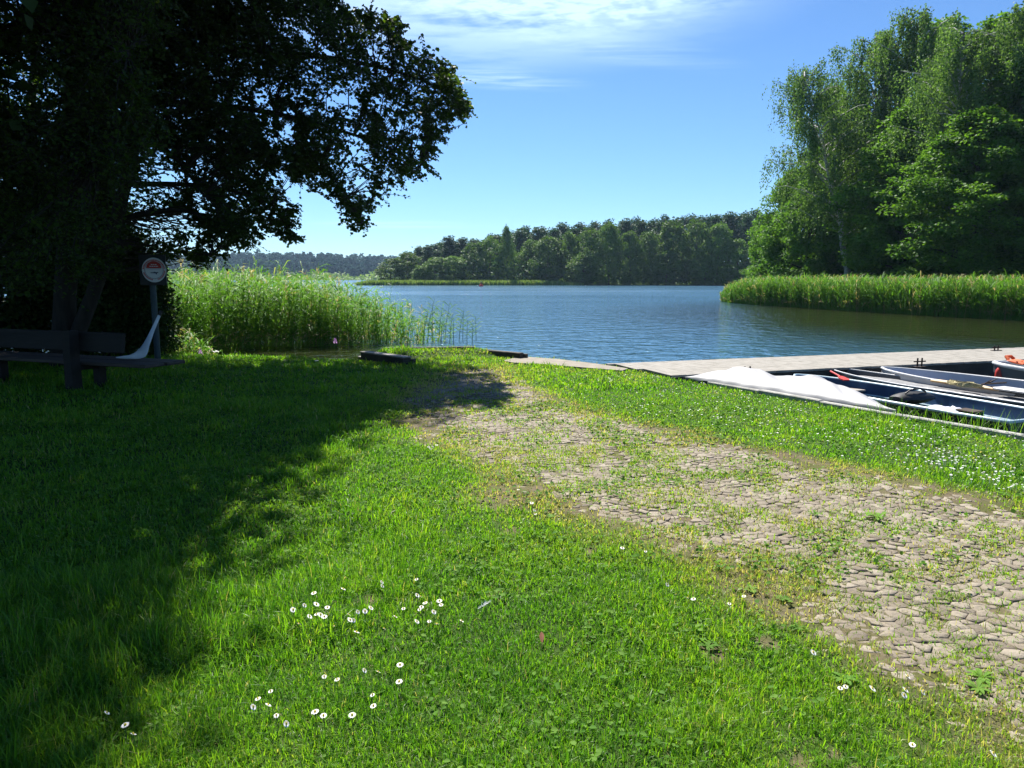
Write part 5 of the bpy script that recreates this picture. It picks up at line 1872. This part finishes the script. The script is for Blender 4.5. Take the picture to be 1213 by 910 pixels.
def build_daisies():
    rr = np.random.default_rng(101)
    protos = []
    for k in range(4):
        t = thing('daisy', 'x', 'flower')
        tilt = (rr.normal(0, .3), 0.28 + rr.normal(0, .3))
        hgt = 0.055 + 0.01 * k
        V, F = daisy_head(0.0150, hgt, rr, 15, tilt)
        m = MB(); m.add(V, F); m.build('petals', M['petal'], t)
        m = MB(); rings = []
        for f, dz in ((1.0, 0.0), (0.85, 0.003), (0.4, 0.005)):
            rings.append([(0.0046 * f * math.cos(a), 0.0046 * f * math.sin(a), hgt + dz + 0.001 + 0.0046 * f * (tilt[0] * math.cos(a) + tilt[1] * math.sin(a))) for a in np.linspace(0, 2 * PI, 10, endpoint=False)])
        m.loft(rings, True, True, True); m.build('centre', M['daisyeye'], t, True)
        m = MB(); m.tube([(0.006, 0.004, -0.02), (0.003, 0, hgt * .5), (0, 0, hgt)], 0.0013, 5); m.build('stem', M['daisystem'], t)
        protos.append(t)
    za = [(696, 340), (709, 367), (745, 309), (751, 324), (723, 328), (735, 356), (751, 357), (761, 351), (777, 345), (793, 373), (770, 370), (827, 343), (831, 363), (839, 365), (846, 386),
          (849, 344), (866, 343), (880, 335), (911, 379), (938, 348), (957, 340), (906, 270), (907, 279), (988, 275), (990, 300), (998, 297), (1008, 323), (1042, 325), (1046, 335), (995, 348),
          (1000, 341), (1018, 369), (1036, 362), (1029, 340), (1095, 353), (989, 365), (814, 281)]
    zb = [(949, 482), (897, 479), (865, 485), (770, 518), (800, 516), (947, 525), (884, 560), (886, 585), (836, 608), (768, 603), (748, 594), (643, 548), (637, 565), (613, 567), (602, 580),
          (657, 614), (680, 617)]
    zc = [(300, 641), (318, 638), (255, 582)]
    zd = [(57, 115), (48, 83), (55, 97), (262, 194), (317, 204)]
    ze = [(369, 272), (389, 291), (417, 299), (430, 313), (550, 303), (515, 330), (715, 432)]
    zf = [(778, 522), (790, 526), (855, 517), (895, 540), (933, 523), (930, 536), (975, 520), (974, 532), (948, 665), (877, 458), (938, 493), (1140, 685)]
    zg = [(24, 283), (38, 281), (45, 294), (30, 290), (52, 286), (393, 488), (403, 504), (345, 440)]
    conv = lambda l, ox, oy, s: [(ox + a / s, oy + b / s) for a, b in l]
    sets = [(conv(za, 0, 560, 2.0017), 'white daisy in the loose patch around the small brown bare spot of the sunlit lawn', 'daisies round the bare spot', 1.0),
            (conv(zb, 0, 560, 2.0017), 'large white daisy in the near sunlit grass below the bare spot', 'daisies in the near grass', 1.0),
            (conv(zc, 0, 560, 2.0017), 'white daisy standing in the dark shaded grass in the near corner', 'daisies in the shade', 1.0),
            (conv(zd, 606, 560, 2.0), 'white daisy in the short row at the lawn edge halfway along the cobbled path', 'daisies halfway along the path edge', 1.0),
            (conv(ze, 606, 560, 2.0), 'white daisy among the leafy weeds by the worn path edge', 'daisies among the weeds', 1.0),
            (conv(zf, 606, 560, 2.0), 'white daisy in the group by the near end of the cobbled path', 'daisies by the near path end', 1.0),
            (conv(zg, 500, 440, 3.03), 'small white daisy where the tree shadow meets the lawn beside the path', 'daisies at the shadow edge', 1.0)]
    for pts, lab, g, s in sets:
        for px, py in pts:
            p = G(px, py, 0.06)
            copy_tree(protos[rr.integers(4)], (p[0], p[1], hz(p[0], p[1])), rr.uniform(-0.6, 0.6), (lambda k: (k, k, 1.25))(rr.uniform(0.6, 1.02)), lab, g)
    for t in protos: drop(t)
    # the daisy lawn by the boats: the nearest as flowers of their own, the rest as one mass
    cand = []
    while len(cand) < 430:
        px, py = rr.uniform(640, 1225), rr.uniform(447, 600)
        x, y = g2(px, py)
        if path_d(np.array([x]), np.array([y]))[0] > -0.18 or sdist(np.array([x]), np.array([y]), LAWN)[0] < 0.15 or y < 5 or x < 0.2:
            continue
        w = vnoise(x * 1.3, y * 1.3) ** 2 * 1.2 * np.interp(px, [640, 740, 1000, 1213], [0.25, 0.8, 0.6, 0.95])
        if rr.random() < w:
            cand.append((x, y))
    cand.sort(key=lambda q: q[1])
    V, F = daisy_head(0.010, 0.05, rr, 10, (0.05, 0.12))
    m = MB(); m.add(V, F)
    m.tube([(0.004, 0.004, 0.0), (0, 0, 0.055)], 0.0015, 4)
    o0 = m.build('daisy', M['petal'])
    lab = 'tiny white daisy in the daisy lawn between the cobbled path and the kerb'
    tag(o0, lab, 'flower', 'daisies in the lawn by the boats')
    for i, (x, y) in enumerate(cand[:200]):
        o = o0 if i == 0 else o0.copy()
        if i: COL.objects.link(o)
        o.location = (x, y, hz(x, y)); o.rotation_euler = (0, 0, rr.uniform(-0.7, 0.7)); o.scale = (rr.uniform(0.8, 1.2),) * 3
    m = MB()
    for x, y in cand[200:]:
        s = rr.uniform(0.8, 1.25); z = hz(x, y)
        m.add([(x + a * s, y + b * s, z + c) for a, b, c in V], F)
    tag(m.build('daisy_specks', M['petal']), 'farther white daisies sprinkled over the lawn by the boats', None, None, 'stuff')


build_daisies()


def build_weeds():
    rr = np.random.default_rng(111)

    def rosette(seed, r, n, upright):
        r2 = np.random.default_rng(seed)
        V = []; F = []
        for i in range(n):
            a = 2.4 * i + r2.normal(0, .25)
            l = r * r2.uniform(0.6, 1.1); w = l * r2.uniform(0.26, 0.36); up = upright * r2.uniform(0.5, 1.3)
            d = np.array([math.cos(a), math.sin(a), 0]); s = np.array([-d[1], d[0], 0]); z = np.array([0, 0, 1.0])
            st = [(0.0, 0.1, 0.0), (0.3, 0.65, 0.22), (0.6, 1.0, 0.34), (0.85, 0.7, 0.30), (1.0, 0.08, 0.22)]
            b = len(V)
            for u, ww, h in st:
                c = d * l * u + z * h * l * up
                V += [c - s * w * ww / 2 + z * 0.12 * w * ww, c, c + s * w * ww / 2 + z * 0.12 * w * ww]
            for k in range(4):
                for j in (0, 1):
                    F.append((b + 3 * k + j, b + 3 * k + j + 1, b + 3 * k + 3 + j + 1, b + 3 * k + 3 + j))
        return np.array(V), np.array(F)
    spots = [((838, 768), .085, 'leafy weed rosette by the worn bare patch between lawn and path'), ((828, 758), .07, 'smaller leafy weed touching the worn bare patch between lawn and path'),
             ((928, 710), .07, 'low weed with pale leaves at the path edge above the worn patch'), ((1163, 804), .09, 'pale leafed weed growing on the near cobbles at the right'),
             ((1158, 818), .085, 'second pale leafed weed just below the first on the near cobbles'), ((800, 845), .06, 'small broad leaved weed in the near lawn'),
             ((652, 610), .06, 'broad leaved weed at the lawn edge near the short daisy row'), ((890, 700), .07, 'dark leaved weed where lawn meets cobbles halfway along'),
             ((1000, 805), .08, 'flat pale weed leaf by the near path end daisies'), ((1190, 590), .07, 'weed at the far cobble edge near the right of the daisy lawn'),
             ((965, 612), .08, 'green plant tuft growing in the middle of the cobbled path'), ((1040, 617), .12, 'larger green plant patch in the middle of the cobbled path'),
             ((945, 745), .07, 'weed rosette beside the dry sandy margin of the path'), ((715, 672), .05, 'tiny weed at the lawn margin left of the cobbles')]
    for i, ((px, py), r, lab) in enumerate(spots):
        x, y = g2(px, py)
        V, F = rosette(200 + i, r * 0.68, 11 + i % 5, 0.45 if i < 10 else 0.9)
        o = np_mesh('leafy_weed', V, [F], M['clover'], attrs={'var': np.repeat(rr.uniform(0.3, 1.0), len(V))}, smooth=True)
        o.location = (x, y, hz(x, y) + 0.012)
        tag(o, lab, 'weed', 'leafy weeds along the path')
    # tall stray grasses by the kerb
    V = []; Q = []; T = []; A = []; off = 0
    n = 240
    px = rr.uniform(1030, 1225, n); t = rr.random(n)
    k0, k1 = np.array(g2(1030, 490)), np.array(g2(1225, 523))
    f = (px - 1030) / 195
    nb = np.array([k1[1] - k0[1], -(k1[0] - k0[0])]); nb = nb / np.linalg.norm(nb)
    if nb[0] > 0: nb = -nb
    P = k0 + (k1 - k0) * f[:, None] - nb[None, :] * rr.normal(0.02, 0.10, n)[:, None]
    h = rr.uniform(0.10, 0.34, n)
    v, q, tt, a = blades(P[:, 0], P[:, 1], np.full(n, -0.02), h, np.full(n, 0.005), np.full(n, 0.12), rr)
    o = np_mesh('kerb_grass', v, [q, tt], M['grass'], attrs={'var': a})
    tag(o, 'tall loose grasses growing along the pale kerb', None, None, 'stuff')
    # feather, scraps, dead leaf, flowers
    x, y = g2(573, 728)
    t = thing('feather', 'white downy feather caught upright in the sunlit lawn', 'feather', (x, y, hz(x, y)), 0.5)
    m = MB(); m.tube([(-0.03, 0, 0.04), (0.03, 0, 0.06)], 0.0015, 5); m.build('quill', M['petal'], t)
    m = MB()
    for i in range(26):
        u = i / 25; c = np.array([-0.03 + .06 * u, 0, 0.04 + .02 * u])
        for sg in (-1, 1):
            e = c + np.array([0.012 + rr.normal(0, .004), sg * 0.016 * math.sin(PI * (0.15 + .8 * u)) + rr.normal(0, .003), 0.014 + rr.normal(0, .005)])
            m.add([c, c + [.003, 0, 0], e], [(0, 1, 2)])
    m.build('vane', M['petal'], t)
    for (px_, py_, lab, r) in ((375, 432, 'white paper scrap lying on the shaded grass in front of the reeds', .035), (255, 421, 'white rag caught in the herbs at the foot of the reeds', .06)):
        x, y = g2(px_, py_)
        m = MB(); g = 7
        rows = [[(r * (2 * i / (g - 1) - 1), r * (2 * j / (g - 1) - 1) * .8, 0.05 + r * 1.1 * fbm(i * .7 + px_, j * .7, 2)) for j in range(g)] for i in range(g)]
        m.loft(rows, False)
        o = m.build('paper_scrap', M['petal'], None, True); o.location = (x, y, hz(x, y))
        tag(o, lab, 'litter')
    x, y = g2(642, 767)
    m = MB(); rows = []
    for i in range(6):
        u = i / 5; w = 0.011 * math.sin(PI * (0.08 + 0.9 * u))
        rows.append([(-w, u * .06, 0.03 + .02 * u + w * .5), (0, u * .06, 0.03 + .02 * u), (w, u * .06, 0.03 + .02 * u + w * .6)])
    m.loft(rows, False)
    o = m.build('dead_leaf', M['deadleaf'], None, True); o.location = (x, y, hz(x, y)); tag(o, 'curled rust brown dead leaf lying in the sunlit lawn', 'leaf')
    for px_, py_, yy, lab in ((237.5, 418, 15.8, 'small purple flower in the herbs right of the sign post'), (397, 404, 19.4, 'small purple flower at the water edge of the reed bed')):
        p = D(px_, py_, yy)
        z0 = max(hz(p[0], p[1]), WATER - .1)
        t = thing('purple_flower', lab, 'flower', (p[0], p[1], z0))
        h = p[2] - z0
        m = MB(); m.tube([(0.02, 0, 0), (0, 0, h)], 0.005, 5); m.build('stem', M['daisystem'], t)
        m = MB()
        for i in range(26):
            a = i * 2.4; zz = h - 0.07 + .14 * i / 26; rr_ = 0.055 * (1 - .6 * i / 26)
            m.add([(0, 0, zz), (rr_ * math.cos(a - .3), rr_ * math.sin(a - .3), zz + .012), (rr_ * 1.2 * math.cos(a), rr_ * 1.2 * math.sin(a), zz + .02), (rr_ * math.cos(a + .3), rr_ * math.sin(a + .3), zz + .012)], [(0, 1, 2, 3)])
        m.build('petals', M['purple'], t)
    p = G(570, 338.6, WATER)
    t = thing('buoy', 'small red buoy floating off the far headland reed strip', 'buoy', (p[0] * .93, p[1] * .93, WATER))
    m = MB(); zs = np.linspace(-.3, .9, 8); m.tube([(0, 0, z) for z in zs], [.3, .45, .5, .45, .25, .15, .13, .1], 12); m.build('float', M['red'], t, True)
    m = MB(); m.tube([(0, 0, .85), (0, 0, 1.15)], 0.05, 8); m.build('staff', M['whitehull'], t)


build_weeds()


# ------------------------------------------------------------------ sky, sun, air, camera
def build_light():
    w = bpy.data.worlds.new('World'); S.world = w
    w.use_nodes = True
    nt = w.node_tree; nt.nodes.clear()
    L = nt.links.new
    out = nt.nodes.new('ShaderNodeOutputWorld')
    bg = N(nt, 'ShaderNodeBackground', i_Strength=SKY)
    sky = nt.nodes.new('ShaderNodeTexSky')
    sky.sky_type = 'NISHITA'; sky.sun_disc = False
    sky.sun_elevation = math.radians(SUN_EL); sky.sun_rotation = math.radians(SUN_AZ)
    sky.air_density = 1.0; sky.dust_density = 0.15; sky.ozone_density = 3.0; sky.altitude = 600
    # thin high cloud, laid out on a flat layer far above
    tc = N(nt, 'ShaderNodeTexCoord')
    sx = N(nt, 'ShaderNodeSeparateXYZ')
    L(tc.outputs['Generated'], sx.inputs[0])
    zc = N(nt, 'ShaderNodeMath', operation='MAXIMUM', i_1=0.02); L(sx.outputs['Z'], zc.inputs[0])
    dx = N(nt, 'ShaderNodeMath', operation='DIVIDE'); L(sx.outputs['X'], dx.inputs[0]); L(zc.outputs[0], dx.inputs[1])
    dy = N(nt, 'ShaderNodeMath', operation='DIVIDE'); L(sx.outputs['Y'], dy.inputs[0]); L(zc.outputs[0], dy.inputs[1])
    cb = N(nt, 'ShaderNodeCombineXYZ'); L(dx.outputs[0], cb.inputs[0]); L(dy.outputs[0], cb.inputs[1])

    def math_(op, a, b):
        n = N(nt, 'ShaderNodeMath', operation=op)
        for i, v in enumerate((a, b)):
            if isinstance(v, (int, float)): n.inputs[i].default_value = v
            else: L(v, n.inputs[i])
        return n.outputs[0]

    def blob(cx, cy, ax, ay, rot, soft=0.6):
        mp = N(nt, 'ShaderNodeMapping', vector_type='TEXTURE')
        mp.inputs['Location'].default_value = (cx, cy, 0); mp.inputs['Rotation'].default_value = (0, 0, math.radians(rot)); mp.inputs['Scale'].default_value = (ax, ay, 1)
        L(cb.outputs[0], mp.inputs['Vector'])
        ln = N(nt, 'ShaderNodeVectorMath', operation='LENGTH'); L(mp.outputs[0], ln.inputs[0])
        mr = N(nt, 'ShaderNodeMapRange', interpolation_type='SMOOTHSTEP')
        mr.inputs['From Min'].default_value = 1.0; mr.inputs['From Max'].default_value = 1.0 - soft
        L(ln.outputs['Value'], mr.inputs['Value'])
        return mr.outputs[0]

    def noise(scale, rot, st, det=6.0, rough=0.62):
        mp = N(nt, 'ShaderNodeMapping')
        mp.inputs['Rotation'].default_value = (0, 0, math.radians(rot)); mp.inputs['Scale'].default_value = st
        L(cb.outputs[0], mp.inputs['Vector'])
        nz = N(nt, 'ShaderNodeTexNoise', i_Scale=scale, i_Detail=det, i_Roughness=rough); nz.inputs['Distortion'].default_value = 0.25
        L(mp.outputs[0], nz.inputs['Vector'])
        return nz.outputs['Fac']

    def band(v, a, b):
        mr = N(nt, 'ShaderNodeMapRange', interpolation_type='SMOOTHSTEP')
        mr.inputs['From Min'].default_value = a; mr.inputs['From Max'].default_value = b
        L(v, mr.inputs['Value'])
        return mr.outputs[0]
    soft = noise(1.6, 20, (1, 2.0, 1))
    fine = noise(11.0, 15, (1, 1.3, 1), 5.0, 0.55)
    veil = math_('MULTIPLY', blob(-0.1, 2.7, 1.35, 1.45, 20, 0.8), band(soft, 0.22, 0.55))
    rip = math_('MULTIPLY', blob(0.15, 2.65, 0.85, 0.75, 12, 0.7), band(fine, 0.34, 0.66))
    c = math_('ADD', math_('MULTIPLY', veil, 0.62), math_('MULTIPLY', rip, 0.62))
    st1 = math_('MULTIPLY', blob(-0.05, 3.95, 0.55, 0.28, 14, 0.9), band(noise(3.0, 15, (0.6, 3.0, 1)), 0.36, 0.66))
    st2 = math_('MULTIPLY', blob(0.45, 3.45, 0.9, 0.28, 26, 0.9), band(noise(2.5, 24, (0.5, 3.0, 1)), 0.36, 0.68))
    st3 = math_('MULTIPLY', blob(0.92, 2.62, 0.16, 0.13, 25, 0.9), band(fine, 0.25, 0.6))
    st4 = math_('MULTIPLY', blob(-2.3, 14.5, 2.2, 1.6, 6, 0.9), band(noise(0.6, 10, (0.5, 3.0, 1)), 0.36, 0.62))
    for s_, k in ((st1, 0.42), (st2, 0.24), (st3, 0.55), (st4, 0.34)):
        c = math_('ADD', c, math_('MULTIPLY', s_, k))
    # scattered cirrus elsewhere round the sky
    c = math_('MINIMUM', c, 0.85)
    mx = N(nt, 'ShaderNodeMix', data_type='RGBA')
    L(c, mx.inputs['Factor']); L(sky.outputs[0], mx.inputs[6])
    mx.inputs[7].default_value = (*CLOUD, 1)
    tint = N(nt, 'ShaderNodeMix', data_type='RGBA', blend_type='MULTIPLY'); tint.inputs['Factor'].default_value = 1.0
    L(mx.outputs[2], tint.inputs[6]); tint.inputs[7].default_value = (0.535, 0.735, 0.94, 1)
    L(tint.outputs[2], bg.inputs['Color'])
    L(bg.outputs[0], out.inputs['Surface'])
    sd = bpy.data.lights.new('sun', 'SUN'); sd.energy = SUN; sd.angle = math.radians(0.53); sd.color = (1.0, 0.955, 0.88)
    so = bpy.data.objects.new('sun', sd); COL.objects.link(so)
    az, el = math.radians(SUN_AZ), math.radians(SUN_EL)
    to = Vector((math.sin(az) * math.cos(el), math.cos(az) * math.cos(el), math.sin(el)))
    so.rotation_euler = to.to_track_quat('Z', 'Y').to_euler()
    so.location = (0, 0, 30)


SKY, SUN, CLOUD = 0.064, 5.0, (11.0, 10.6, 10.4)
EXPO = 1.28
HAZE = 0.00013
build_light()


def build_haze():
    m, nt, out = nodemat('lake_haze')
    v = N(nt, 'ShaderNodeVolumePrincipled')
    v.inputs['Color'].default_value = (0.50, 0.72, 1.0, 1)
    v.inputs['Density'].default_value = HAZE
    v.inputs['Anisotropy'].default_value = 0.35
    nt.links.new(v.outputs[0], out.inputs['Volume'])
    mb = MB(); mb.box((0, 0, 24.5), (3060, 3060, 55))
    o = mb.build('haze', m)
    o.display_type = 'WIRE'
    tag(o, 'thin summer haze over the whole lake', None, None, 'stuff')


if HAZE > 0:
    build_haze()

cam = bpy.data.cameras.new('camera')
cam.sensor_width = 36; cam.lens = 36 * FPX / 1213.0
cam.clip_start = 0.05; cam.clip_end = 6000
co = bpy.data.objects.new('camera', cam); COL.objects.link(co)
co.location = (0, 0, CAM_H); co.rotation_euler = (PI / 2 - PITCH, 0, 0)
S.camera = co

S.render.engine = 'CYCLES'
c = S.cycles
c.max_bounces = 6; c.diffuse_bounces = 3; c.glossy_bounces = 3; c.transmission_bounces = 4; c.volume_bounces = 0; c.transparent_max_bounces = 4
c.sample_clamp_indirect = 4.0
c.use_denoising = True
try:
    c.denoiser = 'OPENIMAGEDENOISE'
    c.denoising_input_passes = 'RGB_ALBEDO_NORMAL'
    c.denoising_prefilter = 'ACCURATE'
except Exception:
    pass
S.view_settings.view_transform = 'Standard'
try:
    S.view_settings.look = 'None'
except Exception:
    pass
S.view_settings.exposure = EXPO; S.view_settings.gamma = 1.0
S.view_settings.use_curve_mapping = False
